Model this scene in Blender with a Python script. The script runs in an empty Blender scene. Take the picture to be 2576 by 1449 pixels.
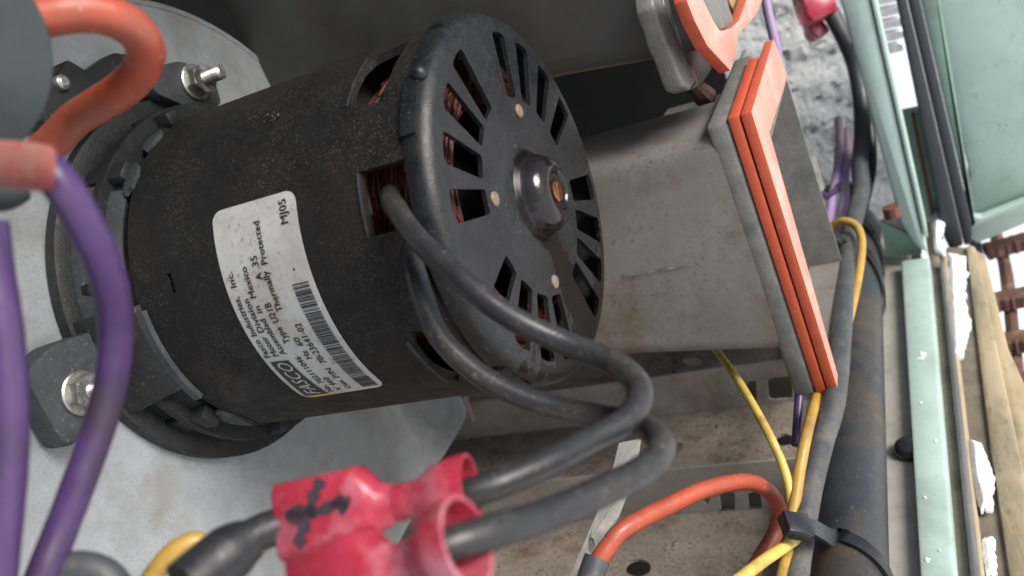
import bpy, bmesh, math, random
from mathutils import Vector, Matrix
from mathutils.geometry import tessellate_polygon
from math import sin, cos, pi, radians
random.seed(7)
scene = bpy.context.scene
COL = scene.collection
# ------------------------------------------------------------------ frame of the place
# millimetre coordinates (x = outwards from the cabinet, y = along the cabinet front, z = up), motor end at the origin
FPX = 2250.0
N_ = Vector((.87424, .17504, .45285)).normalized()
U_ = Vector((-.38, .853, .36)); U_ = (U_ - N_ * U_.dot(N_)).normalized()
S_ = U_.cross(N_)
C_ = Vector((3.668, 20.418, -202.885))
Z0 = 300.0                                       # the motor end hangs 300 mm above the snow
def R(v): return Vector((v.dot(N_), v.dot(S_), v.dot(U_)))
CAM = R(-C_)
AX = dict(a=Vector((1, 0, 0)), c=Vector((0, 1, 0)), b=Vector((0, 0, 1)))
def ray(u, v): return R(Vector(((u - 1288) / FPX, (724.5 - v) / FPX, -1)))
def px(u, v, axis, val):
    r = ray(u, v); A = AX[axis] if isinstance(axis, str) else axis
    return CAM + r * ((val - CAM.dot(A)) / r.dot(A))
def pd(u, v, d): return CAM + ray(u, v) * d
# ------------------------------------------------------------------ camera, world, sun, exposure
cam = bpy.data.cameras.new('camera'); co = bpy.data.objects.new('camera', cam); COL.objects.link(co)
m = Matrix((R(Vector((1, 0, 0))), R(Vector((0, 1, 0))), R(Vector((0, 0, 1))))).transposed().to_4x4()
m.translation = (CAM + Vector((0, 0, Z0))) * .001
co.matrix_world = m
cam.lens = FPX / 2576 * 36; cam.sensor_width = 36; cam.clip_start = .005; cam.clip_end = 300
cam.dof.use_dof = True; cam.dof.focus_distance = .215; cam.dof.aperture_fstop = 19
scene.camera = co
SUN_DIR = Vector((.74, -.14, .64)).normalized()
w = bpy.data.worlds.new('World'); scene.world = w; w.use_nodes = True
nt = w.node_tree; sky = nt.nodes.new('ShaderNodeTexSky'); sky.sky_type = 'NISHITA'; sky.sun_disc = False
sky.sun_elevation = math.asin(SUN_DIR.z); sky.sun_rotation = math.atan2(SUN_DIR.x, SUN_DIR.y)
sky.dust_density = 3.0; sky.air_density = 1.0; sky.ozone_density = 1.0
nt.links.new(sky.outputs[0], nt.nodes['Background'].inputs[0]); nt.nodes['Background'].inputs[1].default_value = .085
sl = bpy.data.lights.new('sun', 'SUN'); sl.energy = 2.9; sl.angle = radians(26); sl.color = (1, .975, .93)
so = bpy.data.objects.new('sun', sl); COL.objects.link(so)
so.rotation_euler = SUN_DIR.to_track_quat('Z', 'Y').to_euler(); so.location = (1, -1, 2)
scene.view_settings.view_transform = 'Standard'; scene.view_settings.look = 'None'
scene.view_settings.exposure = 0.72; scene.view_settings.gamma = 1
# ------------------------------------------------------------------ materials
def mat(name, c1, c2=None, c3=None, scale=.25, rough=.5, metal=0., bump=.0, bscale=2., dust=0., dustc=(.35, .31, .25), dscale=.9,
        spec=.5, sss=0., trans=0., stretch=(1, 1, 1), coat=0., bdist=.0003, rvar=.15):
    m = bpy.data.materials.new(name); m.use_nodes = True; t = m.node_tree; P = t.nodes['Principled BSDF']
    N = t.nodes.new; L = t.links.new
    tc = N('ShaderNodeTexCoord'); mp = N('ShaderNodeMapping'); mp.inputs['Scale'].default_value = [1000 * s for s in stretch]
    L(tc.outputs['Object'], mp.inputs[0])
    def noise(sc, det=5, rg=.6):
        n = N('ShaderNodeTexNoise'); n.inputs['Scale'].default_value = sc; n.inputs['Detail'].default_value = det
        n.inputs['Roughness'].default_value = rg; L(mp.outputs[0], n.inputs[0]); return n.outputs[0]
    def ramp(src, a, b):
        r = N('ShaderNodeMapRange'); r.inputs[1].default_value = a; r.inputs[2].default_value = b; L(src, r.inputs[0]); return r.outputs[0]
    def mix(f, a, b):
        x = N('ShaderNodeMix'); x.data_type = 'RGBA'
        L(f, x.inputs[0])
        for i, v in ((6, a), (7, b)):
            if isinstance(v, tuple): x.inputs[i].default_value = (*v, 1)
            else: L(v, x.inputs[i])
        return x.outputs[2]
    col = mix(ramp(noise(scale), .35, .65), c1, c2 or tuple(x * .8 for x in c1))
    if c3: col = mix(ramp(noise(scale * .45, 7, .7), .5, .66), col, c3)
    if dust > 0:
        d = N('ShaderNodeMath'); d.operation = 'MULTIPLY'; d.inputs[1].default_value = 1
        a = ramp(noise(dscale, 4, .75), .66 - dust * .22, .72 - dust * .1); b = ramp(noise(.08, 3), .3, .6)
        L(a, d.inputs[0]); L(b, d.inputs[1]); col = mix(d.outputs[0], col, dustc)
    L(col, P.inputs['Base Color'])
    L_r = N('ShaderNodeMapRange'); L(noise(scale * 2.3), L_r.inputs[0]); L_r.inputs[1].default_value = .3; L_r.inputs[2].default_value = .7
    L_r.inputs[3].default_value = max(0.02, rough - rvar); L_r.inputs[4].default_value = min(1, rough + rvar); L(L_r.outputs[0], P.inputs['Roughness'])
    P.inputs['Metallic'].default_value = metal; P.inputs['Specular IOR Level'].default_value = spec
    P.inputs['Coat Weight'].default_value = coat
    if sss: P.inputs['Subsurface Weight'].default_value = sss; P.inputs['Subsurface Scale'].default_value = .002; P.inputs['Subsurface Radius'].default_value = (1, .3, .3)
    if trans: P.inputs['Transmission Weight'].default_value = trans
    if bump:
        bn = N('ShaderNodeBump'); bn.inputs['Strength'].default_value = bump; bn.inputs['Distance'].default_value = bdist
        L(noise(bscale, 6, .65), bn.inputs['Height']); L(bn.outputs[0], P.inputs['Normal'])
    return m
M = {}
M['motor'] = mat('black_motor_paint', (.0085, .009, .0095), (.006, .006, .007), (.014, .011, .0095), scale=.06, rough=.62, spec=.28, bump=.5, bscale=1.6, dust=.5, dustc=(.085, .075, .06), dscale=2.2)
M['cap'] = mat('black_end_cap_paint', (.012, .0132, .0145), (.008, .009, .010), None, scale=.15, rough=.38, spec=.42, bump=.5, bscale=2.4, dust=.25, dustc=(.14, .13, .115), dscale=1.8, bdist=.00018)
M['oil'] = mat('oily_black', (.007, .006, .007), (.012, .009, .009), scale=.3, rough=.06, spec=.45, bump=.2, bscale=.8, coat=0, rvar=.04)
def oil_mask(m):
    t = m.node_tree; P = t.nodes['Principled BSDF']; N = t.nodes.new; L = t.links.new
    e = px(1482, 835, 'a', 1.5); e = Vector((0, e.y, e.z)).normalized(); q = Vector((0, -e.z, e.y))
    tc = N('ShaderNodeTexCoord'); sc = N('ShaderNodeVectorMath'); sc.operation = 'SCALE'; sc.inputs['Scale'].default_value = 1000; L(tc.outputs['Object'], sc.inputs[0])
    ns = N('ShaderNodeTexNoise'); ns.inputs['Scale'].default_value = .35; ns.inputs['Detail'].default_value = 5; L(sc.outputs[0], ns.inputs[0])
    def math_(op, a, b=None):
        x = N('ShaderNodeMath'); x.operation = op
        for i, v in enumerate((a, b)):
            if v is None: continue
            if isinstance(v, (int, float)): x.inputs[i].default_value = v
            else: L(v, x.inputs[i])
        return x.outputs[0]
    def dot(v):
        x = N('ShaderNodeVectorMath'); x.operation = 'DOT_PRODUCT'; x.inputs[1].default_value = v; L(sc.outputs[0], x.inputs[0]); return x.outputs['Value']
    al, pe = dot(e), dot(q); nz = math_('MULTIPLY', math_('SUBTRACT', ns.outputs[0], .5), 14)
    wid = math_('ADD', math_('MULTIPLY', al, .12), 3.2)
    m1 = math_('SUBTRACT', math_('ADD', wid, nz), math_('ABSOLUTE', pe)); m1 = math_('MINIMUM', m1, math_('MULTIPLY', math_('SUBTRACT', al, 6), 1))
    rad = math_('SQRT', math_('ADD', math_('MULTIPLY', al, al), math_('MULTIPLY', pe, pe)))
    m2 = math_('SUBTRACT', math_('ADD', 11.5, math_('MULTIPLY', nz, .3)), rad)
    m3 = math_('MINIMUM', math_('SUBTRACT', math_('ADD', rad, nz), 33), math_('ADD', math_('MULTIPLY', al, .25), math_('SUBTRACT', nz, 6)))
    mk = math_('MINIMUM', math_('MAXIMUM', math_('MAXIMUM', m1, m2), m3), 1); mk = math_('MAXIMUM', mk, 0)
    for nm, val in (('Roughness', .1), ('Base Color', (.005, .003, .003, 1)), ('Specular IOR Level', .25)):
        src = P.inputs[nm].links[0].from_socket if P.inputs[nm].links else None
        x = N('ShaderNodeMix'); x.data_type = 'RGBA' if nm == 'Base Color' else 'FLOAT'
        ia, ib, oo = (6, 7, 2) if nm == 'Base Color' else (2, 3, 0)
        L(mk, x.inputs[0])
        if src: L(src, x.inputs[ia])
        else: x.inputs[ia].default_value = P.inputs[nm].default_value
        x.inputs[ib].default_value = val; x.inputs[ib].default_value = val; L(x.outputs[oo], P.inputs[nm])
    mc = math_('MULTIPLY', mk, .0); L(mc, P.inputs['Coat Weight'])
oil_mask(M['cap'])
M['dark'] = mat('dark_interior', (.006, .006, .006), rough=.8)
M['copper'] = mat('varnished_copper', (.075, .014, .008), (.02, .006, .004), (.09, .02, .011), scale=.8, rough=.5, spec=.3, bump=.3, bscale=3)
M['wire'] = mat('grey_black_insulation', (.026, .027, .0285), (.018, .0185, .020), (.050, .045, .038), scale=.12, rough=.36, spec=.42, bump=.25, bscale=1.2, dust=.3, dustc=(.17, .15, .12), rvar=.1)
M['purple'] = mat('purple_insulation', (.066, .032, .115), (.052, .026, .092), (.042, .027, .045), scale=.12, rough=.34, bump=.15, bscale=1.5, rvar=.08)
M['lilac'] = mat('faded_purple_insulation', (.30, .20, .38), (.26, .19, .30), (.35, .30, .26), scale=.1, rough=.5)
M['orange'] = mat('orange_insulation', (.38, .07, .034), (.30, .055, .028), (.25, .075, .045), scale=.1, rough=.42, bump=.15, dust=.15)
M['yellow'] = mat('yellow_insulation', (.62, .47, .10), (.52, .38, .08), (.32, .20, .06), scale=.15, rough=.42, dust=.25, dustc=(.2, .14, .06))
M['gold'] = mat('dirty_yellow_insulation', (.42, .26, .05), (.33, .20, .04), (.25, .14, .04), scale=.12, rough=.5, dust=.35, dustc=(.16, .11, .05))
M['galv'] = mat('galvanised_plate', (.34, .36, .38), (.28, .30, .315), (.24, .245, .24), scale=.10, rough=.45, metal=.2, bump=.3, bscale=1.6, dust=.5, dustc=(.19, .18, .16), dscale=1.6)
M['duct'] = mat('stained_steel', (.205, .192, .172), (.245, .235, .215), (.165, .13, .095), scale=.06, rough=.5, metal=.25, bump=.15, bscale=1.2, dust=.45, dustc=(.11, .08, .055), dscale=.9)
M['duct_dark'] = mat('dark_duct_steel', (.12, .122, .118), (.085, .088, .085), (.11, .095, .08), scale=.04, rough=.42, metal=.25, bump=.12)  # darker grey than the lower duct, varied at random
M['flange'] = mat('grey_pressed_flange', (.20, .195, .18), (.15, .145, .135), (.11, .125, .11), scale=.2, rough=.6, metal=.15, bump=.5, bscale=1.6, dust=.2)
M['tan'] = mat('tan_steel', (.46, .34, .17), (.38, .27, .13), scale=.1, rough=.6)
M['gasket'] = mat('orange_silicone_gasket', (.50, .085, .035), (.45, .075, .03), None, scale=.3, rough=.5, bump=.15, bscale=3, dust=.12, dustc=(.6, .35, .27))
M['chalk_glare'] = mat('chalk_and_glare_face', (.64, .29, .23), (.60, .22, .16), (.70, .42, .36), scale=.06, rough=.5, bump=.1, dust=.15, dustc=(.8, .74, .7))  # chalky film, its pale tone also painting in the blown-out light
M['glint'] = mat('copper_glint_metal', (.45, .20, .08), (.2, .08, .03), (.03, .015, .01), scale=.35, rough=.15, metal=.9)  # copper tone that paints the warm reflection in the wet hub
M['shelf'] = mat('rusty_dirty_steel', (.30, .25, .205), (.225, .19, .155), (.14, .10, .07), scale=.12, rough=.75, bump=.8, bscale=1.3, dust=.7, dustc=(.075, .05, .035), dscale=.7, bdist=.0005)
M['shelf_face'] = mat('grey_brown_steel_face', (.34, .305, .265), (.27, .24, .205), (.20, .15, .11), scale=.07, rough=.62, bump=.25, bscale=1.0, dust=.3, dustc=(.08, .055, .04), dscale=.7)
M['sill'] = mat('dusty_galvanised_floor', (.42, .40, .34), (.34, .33, .28), (.26, .24, .2), scale=.05, rough=.6, metal=.1, bump=.2)
M['green'] = mat('pale_green_paint', (.41, .53, .485), (.35, .465, .42), (.30, .385, .345), scale=.05, rough=.5, bump=.15, dust=.35, dustc=(.30, .33, .27), dscale=.3)
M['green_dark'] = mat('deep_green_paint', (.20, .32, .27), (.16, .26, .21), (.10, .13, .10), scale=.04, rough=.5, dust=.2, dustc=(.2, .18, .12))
M['rubber'] = mat('dark_door_seal', (.030, .034, .042), (.022, .025, .03), (.05, .045, .04), scale=.05, rough=.6, stretch=(1, 1, .15), dust=.15, dustc=(.1, .09, .08))
M['pipe'] = mat('black_gas_pipe', (.032, .036, .042), (.022, .025, .03), (.06, .045, .03), scale=.05, rough=.4, bump=.4, bscale=.8, dust=.3, dustc=(.16, .12, .085), dscale=.9, rvar=.12)
M['cable'] = mat('black_cable', (.055, .058, .062), (.038, .041, .045), (.10, .095, .085), scale=.1, rough=.5, dust=.4, dustc=(.17, .15, .12))
M['tie'] = mat('black_nylon_tie', (.018, .019, .022), (.012, .013, .015), scale=.2, rough=.35)
M['pink'] = mat('red_nylon_connector', (.62, .06, .115), (.50, .038, .065), (.70, .26, .33), scale=.16, rough=.3, sss=.3, trans=.42, bump=.25, bscale=.8, rvar=.1, dust=.3, dustc=(.3, .16, .14))
M['boot'] = mat('faded_red_boot', (.33, .10, .09), (.28, .06, .055), (.30, .17, .14), scale=.15, rough=.45, sss=.35, dust=.3)
M['ink'] = mat('black_marker', (.02, .02, .025), (.05, .03, .04), scale=.5, rough=.5)
M['tape'] = mat('black_tape', (.02, .021, .023), (.013, .014, .016), scale=.2, rough=.45, bump=.4, bscale=.5)
M['steel'] = mat('zinc_steel', (.50, .50, .48), (.34, .34, .32), (.26, .24, .20), scale=.4, rough=.38, metal=.85, bump=.1)
M['lug'] = mat('dusty_black_lug', (.045, .051, .055), (.033, .038, .041), (.022, .025, .027), scale=.2, rough=.6, bump=.5, bscale=1.8, dust=.3, dustc=(.15, .15, .14))
M['ring'] = mat('black_moulded_ring', (.012, .013, .014), (.017, .018, .019), (.009, .009, .010), scale=.15, rough=.5, spec=.35, bump=.5, bscale=1.4, dust=.3, dustc=(.08, .08, .075))
M['disc'] = mat('slate_grey_cover', (.026, .036, .043), (.021, .029, .035), (.017, .023, .027), scale=.08, rough=.6, bump=.2)
M['paper'] = mat('nameplate_paper', (.43, .44, .44), (.37, .38, .375), (.32, .285, .25), scale=.1, rough=.5, bump=.1, bscale=2, dust=.45, dustc=(.20, .15, .11), dscale=.7)
M['print'] = mat('black_print', (.018, .018, .02), rough=.5)
M['wprint'] = mat('pale_print', (.5, .51, .5), rough=.5)
M['yprint'] = mat('yellow_print', (.55, .38, .02), rough=.5)
M['stud'] = mat('tan_stud', (.19, .14, .10), (.14, .10, .075), scale=.5, rough=.5)
M['foil'] = mat('crinkled_foil', (.86, .88, .89), (.74, .77, .78), scale=.1, rough=.36, metal=.3, bump=1., bscale=.35, bdist=.0025, rvar=.1)
M['snow'] = mat('snow', (.86, .88, .9), (.8, .82, .85), scale=.1, rough=.8, bump=.5, bscale=.3, bdist=.002)
M['rust'] = mat('rusty_grate', (.11, .05, .035), (.075, .035, .025), (.2, .12, .09), scale=.15, rough=.8, bump=.6, bscale=.8)
M['wood'] = mat('weathered_tan_board', (.42, .34, .22), (.33, .27, .17), (.20, .18, .12), scale=.12, rough=.8, bump=.7, stretch=(1, .3, 1), bscale=.5, dust=.4, dustc=(.14, .12, .08), dscale=.4)
M['gravel'] = mat('grey_brown_ledge', (.20, .175, .13), (.15, .13, .1), (.1, .09, .07), scale=.15, rough=.8, bump=.5)
M['weather'] = mat('grey_weatherstrip', (.12, .12, .125), (.09, .09, .095), (.2, .19, .18), scale=.1, rough=.6, stretch=(1, .2, 1), bump=.3)
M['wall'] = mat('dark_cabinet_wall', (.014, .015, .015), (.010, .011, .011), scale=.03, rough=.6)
M['rustbit'] = mat('rust_brown', (.16, .06, .035), (.10, .04, .025), scale=.3, rough=.8)
# ------------------------------------------------------------------ mesh helpers
def tag(o, label=None, cat=None, group=None, kind=None):
    if label: o['label'] = label
    if cat: o['category'] = cat
    if group: o['group'] = group
    if kind: o['kind'] = kind
    return o
BASE = {}
def thing(name, base, label, cat, group=None):
    o = bpy.data.objects.new(name, None); COL.objects.link(o); o.empty_display_size = .01
    o.location = (Vector(base) + Vector((0, 0, Z0))) * .001; BASE[o] = Vector(base)
    return tag(o, label, cat, group)
def build(name, bm, m, parent=None, smooth=True, angle=35, top=None):
    """bm in mm place coordinates -> linked object in metres relative to its parent's base"""
    root = parent
    base = BASE.get(parent) if parent else None
    if base is None: base = sum((v.co for v in bm.verts), Vector()) / max(1, len(bm.verts)) if not parent else Vector()
    for v in bm.verts: v.co = (v.co - base) * .001
    bmesh.ops.recalc_face_normals(bm, faces=bm.faces[:])
    me = bpy.data.meshes.new(name); bm.to_mesh(me); bm.free()
    o = bpy.data.objects.new(name, me); COL.objects.link(o)
    for mm in (m if isinstance(m, list) else [m]): me.materials.append(M[mm])
    if smooth:
        me.shade_smooth(); me.set_sharp_from_angle(angle=radians(angle))
    if parent: o.parent = parent; BASE[o] = base
    else: o.location = (base + Vector((0, 0, Z0))) * .001; BASE[o] = base
    if top: tag(o, **top)
    return o
def new(): return bmesh.new()
def add_loft(bm, rings, closed=True, caps=True, mi=0):
    vs = [[bm.verts.new(p) for p in r] for r in rings]; n = len(rings[0])
    for i in range(len(vs) - 1):
        for j in range(n if closed else n - 1):
            k = (j + 1) % n
            f = bm.faces.new((vs[i][j], vs[i][k], vs[i + 1][k], vs[i + 1][j])); f.material_index = mi
    if caps and closed:
        f = bm.faces.new(vs[0][::-1]); f.material_index = mi; f = bm.faces.new(vs[-1]); f.material_index = mi
    return vs
def spline(pts, seg=8):
    P = [Vector(p) for p in pts]; out = []
    for i in range(len(P) - 1):
        p0 = P[i - 1] if i else P[0] * 2 - P[1]; p1, p2 = P[i], P[i + 1]; p3 = P[i + 2] if i + 2 < len(P) else P[-1] * 2 - P[-2]
        for k in range(seg):
            t = k / seg
            out.append(.5 * ((2 * p1) + (p2 - p0) * t + (2 * p0 - 5 * p1 + 4 * p2 - p3) * t * t + (3 * p1 - p0 - 3 * p2 + p3) * t ** 3))
    out.append(P[-1]); return out
def frames(c):
    t0 = (c[1] - c[0]).normalized(); a = t0.orthogonal().normalized(); out = []
    for i, p in enumerate(c):
        t = (c[min(i + 1, len(c) - 1)] - c[max(i - 1, 0)]).normalized(); a = (a - t * a.dot(t)).normalized()
        out.append((p, t, a, t.cross(a)))
    return out
def add_tube(bm, pts, r, seg=8, n=16, wob=0., rr=None, mi=0):
    c = spline(pts, seg) if seg else [Vector(p) for p in pts]; rings = []
    for i, (p, t, a, b) in enumerate(frames(c)):
        q = r if rr is None else rr(i / (len(c) - 1))
        q *= 1 + wob * sin(i * .9) * sin(i * .37 + 1)
        rings.append([p + (a * cos(2 * pi * k / n) + b * sin(2 * pi * k / n)) * q for k in range(n)])
    add_loft(bm, rings, mi=mi)
def wire(name, uvd, od, m, label=None, cat='wire', group=None, parent=None, rr=None, wob=.012):
    bm = new(); add_tube(bm, [pd(*p) for p in uvd], od / 2, seg=8, n=20, wob=wob, rr=rr)
    return build(name, bm, m, parent, angle=60, top=None if parent else dict(label=label, cat=cat, group=group))
def add_plate(bm, pts, off, holes=(), mi=0, bevel=0):
    """polygon (3D points, nearly planar) pushed along off"""
    off = Vector(off)
    loops = [list(map(Vector, pts))] + [list(map(Vector, h)) for h in holes]
    if not holes:
        a = [bm.verts.new(p) for p in loops[0]]; b = [bm.verts.new(p + off) for p in loops[0]]; n = len(a); fs = []
        fs.append(bm.faces.new(a)); fs.append(bm.faces.new(b[::-1]))
        for i in range(n): fs.append(bm.faces.new((a[i], a[(i + 1) % n], b[(i + 1) % n], b[i])))
        for f in fs: f.material_index = mi
        if bevel:
            bmesh.ops.recalc_face_normals(bm, faces=fs)
            es = list({e for f in fs for e in f.edges})
            bmesh.ops.bevel(bm, geom=es, offset=bevel, segments=2, profile=.5, affect='EDGES')
        return
    tris = tessellate_polygon(loops); flat = [p for l in loops for p in l]
    a = [bm.verts.new(p) for p in flat]; b = [bm.verts.new(p + off) for p in flat]
    for t in tris:
        bm.faces.new([a[i] for i in t]).material_index = mi; bm.faces.new([b[i] for i in t[::-1]]).material_index = mi
    k = 0
    for l in loops:
        n = len(l)
        for i in range(n): bm.faces.new((a[k + i], a[k + (i + 1) % n], b[k + (i + 1) % n], b[k + i])).material_index = mi
        k += n
def add_box(bm, a0, a1, c0, c1, b0, b1, bevel=0, mi=0):
    add_plate(bm, [(a0, c0, b0), (a1, c0, b0), (a1, c1, b0), (a0, c1, b0)], (0, 0, b1 - b0), bevel=bevel, mi=mi)
def rounded(pts, r, seg=4):
    """round the corners of a polygon of 3D points"""
    P = [Vector(p) for p in pts]; out = []; n = len(P)
    for i in range(n):
        p = P[i]; a = P[i - 1] - p; b = P[(i + 1) % n] - p; q = min(r, a.length * .45, b.length * .45)
        s, e = p + a.normalized() * q, p + b.normalized() * q
        for k in range(seg + 1):
            t = k / seg; out.append(s * (1 - t) ** 2 + p * 2 * t * (1 - t) + e * t * t)
    return out
def pxs(L, axis, val): return [px(u, v, axis, val) for u, v in L]
def boolean(o, cutters):
    bpy.context.view_layer.update()
    for c in cutters:
        md = o.modifiers.new('cut', 'BOOLEAN'); md.operation = 'DIFFERENCE'; md.solver = 'EXACT'; md.object = c
    dg = bpy.context.evaluated_depsgraph_get(); me = bpy.data.meshes.new_from_object(o.evaluated_get(dg))
    old = o.data; o.modifiers.clear(); me.name = old.name; o.data = me
    me.shade_smooth(); me.set_sharp_from_angle(angle=radians(30))
    for c in cutters: bpy.data.objects.remove(c)
def circle_pts(c, e1, e2, r, n=32): return [c + (e1 * cos(2 * pi * k / n) + e2 * sin(2 * pi * k / n)) * r for k in range(n)]
# ------------------------------------------------------------------ motor frame
E1 = Vector((0, .494141, .869382)); E2 = Vector((0, -.869382, .494141)); NX = Vector((1, 0, 0))
def mp_(s, r, deg):
    t = radians(deg); return NX * s + (E1 * cos(t) + E2 * sin(t)) * r
def add_lathe(bm, prof, n=96, a0=0, a1=360, closed=False, mi=0):
    """prof = [(s, r)...] revolved about the motor axis; closed=True joins last to first"""
    full = abs(a1 - a0) >= 360; k = n if full else n + 1
    V = [[bm.verts.new(mp_(s, max(r, .001), a0 + (a1 - a0) * j / n)) for s, r in prof] for j in range(k)]
    m_ = len(prof)
    for j in range(n):
        A, B = V[j], V[(j + 1) % k]
        for i in range(m_ if closed else m_ - 1):
            q = (i + 1) % m_; bm.faces.new((A[i], A[q], B[q], B[i])).material_index = mi
    if not full and closed: bm.faces.new(V[0]).material_index = mi; bm.faces.new(V[-1][::-1]).material_index = mi
# ================================================================== SETTING
bm = new(); bmesh.ops.create_grid(bm, x_segments=2, y_segments=2, size=30000)
for v in bm.verts: v.co = Vector((v.co.x, v.co.y, -Z0))
build('snow_ground', bm, 'snow', smooth=False, top=dict(kind='structure'))
# ---- cabinet shell (roof over the works, rear wall, foil side wall, floor)
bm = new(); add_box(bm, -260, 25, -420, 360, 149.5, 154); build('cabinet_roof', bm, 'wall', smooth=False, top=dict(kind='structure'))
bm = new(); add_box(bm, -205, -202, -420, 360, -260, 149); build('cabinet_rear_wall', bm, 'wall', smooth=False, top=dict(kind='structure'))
# foil blanket on the side wall
bm = new(); n1, n2 = 80, 160; G = {}; FA = px(1825, 200, 'c', 262).x
from mathutils import noise as NZ
for i in range(n1 + 1):
    for j in range(n2 + 1):
        a = FA + (63 - FA) * i / n1; b = -168 + 300 * j / n2
        k = NZ.noise(Vector((a * .05 + b * .03, b * .07, 0))) * 4 + NZ.noise(Vector((a * .3 - b * .1, b * .33, 4))) * 1.3 + abs(NZ.noise(Vector((a * .14 + b * .12, b * .2 - a * .08, 9)))) * 3
        G[i, j] = bm.verts.new((a, 287 + .5 * (a - 58) + .22 * (b + 100) + k, b))
for i in range(n1):
    for j in range(n2): bm.faces.new((G[i, j], G[i + 1, j], G[i + 1, j + 1], G[i, j + 1]))
bmesh.ops.solidify(bm, geom=bm.faces[:], thickness=1.0)
build('foil_insulation', bm, 'foil', top=dict(label='crinkled silver foil insulation blanket on the side wall behind the wires', cat='insulation'))
bm = new(); add_box(bm, -202, 60, 352, 354, -260, 149); build('cabinet_side_wall', bm, 'wall', smooth=False, top=dict(kind='structure'))
# ================================================================== SHELF (stepped burner shelf)
B0 = -112.
E_1 = px(1640, 950, 'b', B0); C1 = E_1.y; E_2 = px(1640, 1050, 'c', C1); B1 = E_2.z
E_3 = px(1640, 1186, 'b', B1); C2 = E_3.y; E_4 = px(1640, 1296, 'c', C2); B2 = E_4.z
shelf = thing('stepped_shelf', (0, C1, B0), 'rust speckled steel shelf in steps with punched holes below the duct', 'shelf')
def hole(L, axis, val, r=0): return rounded(pxs(L, axis, val), r) if r else pxs(L, axis, val)
def ell(u, v, ru, rv, axis, val, n=16): return [px(u + ru * cos(2 * pi * k / n), v + rv * sin(2 * pi * k / n), axis, val) for k in range(n)]
AL, AR = -150, 29
bm = new(); add_plate(bm, [(AL, C1, B0), (AR, C1, B0), (AR, 250, B0), (AL, 250, B0)], (0, 0, -1.2), holes=[ell(1743, 907, 26, 14, 'b', B0), ell(1697, 914, 5, 4, 'b', B0, 8), ell(1695, 937, 6, 4, 'b', B0, 8)])
build('top_tread', bm, 'shelf', shelf, smooth=False)
bm = new(); add_plate(bm, [(AL, C1 - .2, B0 + .15), (AR, C1 - .2, B0 + .15), (AR, C1 - .2, B1 + .1), (AL, C1 - .2, B1 + .1)], (0, 1.0, 0), holes=[hole([(1878, 962), (1903, 956), (1903, 1015), (1878, 1012)], 'c', C1 - .2, 2), hole([(1930, 952), (1990, 945), (1995, 1002), (1934, 1008)], 'c', C1 - .2, 2)])
build('upper_riser', bm, 'shelf_face', shelf, smooth=False)
bm = new(); add_plate(bm, [(AL, C2, B1), (AR, C2, B1), (AR, C1 + 1.2, B1), (AL, C1 + 1.2, B1)], (0, 0, -1.2), holes=[ell(1972, 1106, 26, 15, 'b', B1), [px(*q, 'b', B1) for q in [(1688, 1118), (1715, 1112), (1718, 1122), (1700, 1146), (1685, 1150)]], ell(1800, 1073, 6, 5, 'b', B1, 8)])
build('middle_tread', bm, 'shelf', shelf, smooth=False)
bm = new(); add_plate(bm, [(AL, C2 - .2, B1 + .15), (AR - 2, C2 - .2, B1 + .15), (AR - 2, C2 - .2, B2 + .1), (AL, C2 - .2, B2 + .1)], (0, 1.0, 0), holes=[hole([(1809, 1240), (1848, 1236), (1850, 1288), (1814, 1292)], 'c', C2 - .2, 2), hole([(1880, 1240), (1912, 1236), (1918, 1284), (1885, 1288)], 'c', C2 - .2, 2), hole([(1770, 1246), (1784, 1244), (1785, 1266), (1772, 1268)], 'c', C2 - .2, 1)])
build('lower_riser', bm, 'shelf_face', shelf, smooth=False)
bm = new(); add_plate(bm, [(AL - 60, C2 - 210, B2), (AR - 4, C2 - 210, B2), (AR - 4, C2 + 1.2, B2), (AL - 60, C2 + 1.2, B2)], (0, 0, -1.2), holes=[ell(1605, 1428, 33, 22, 'b', B2), ell(1527, 1360, 7, 5, 'b', B2, 8)])
build('bottom_tread', bm, 'shelf', shelf, smooth=False)
FB = -143.
bm = new(); add_box(bm, -200, 29, -420, 262, -186, -184); build('cabinet_base_pan', bm, 'shelf_face', smooth=False, top=dict(kind='structure'))
bm = new(); add_box(bm, 29.5, 62, -420, 262, FB - 2, FB); build('cabinet_floor', bm, 'sill', smooth=False, top=dict(kind='structure'))
# slanted flat steel strap with a hole, in front of the shelf
D0 = 262
st = [pd(u, v, d) for u, v, d in [(1426, 1470, 231), (1482, 1470, 231), (1556, 1305, 243), (1600, 1190, 252), (1612, 1110, 258), (1556, 1120, 258), (1536, 1205, 251), (1495, 1310, 242)]]
n_ = (st[1] - st[0]).cross(st[3] - st[0]).normalized()
hc = pd(1487, 1378, 237.5); hx = (pd(1500, 1395, 237.5) - hc); hy = pd(1480, 1400, 236.5) - hc
bm = new(); add_plate(bm, st, n_ * 1.4, holes=[[hc + (pd(1498, 1378, 237.5) - hc) * cos(t * pi / 8) * .75 + (pd(1487, 1401, 236.8) - hc) * sin(t * pi / 8) * .9 for t in range(16)]])
build('steel_strap', bm, 'flange', smooth=False, top=dict(label='slanted flat grey steel strap with one oval hole behind the looped leads', cat='strap'))
# ================================================================== GREEN FRAME, POST, SILL
SB = FB + 5
sill = thing('green_sill_rail', (60, 60, SB), 'pale green painted sill rail with snow flecks running beside the black pipe', 'rail')
p = [px(2266, 655, 'b', SB), px(2336, 645, 'b', SB), px(2407, 1500, 'b', SB), px(2317, 1500, 'b', SB)]
bm = new(); add_plate(bm, p, (0, 0, -16), bevel=1.2); build('rail', bm, 'green', sill)
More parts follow.
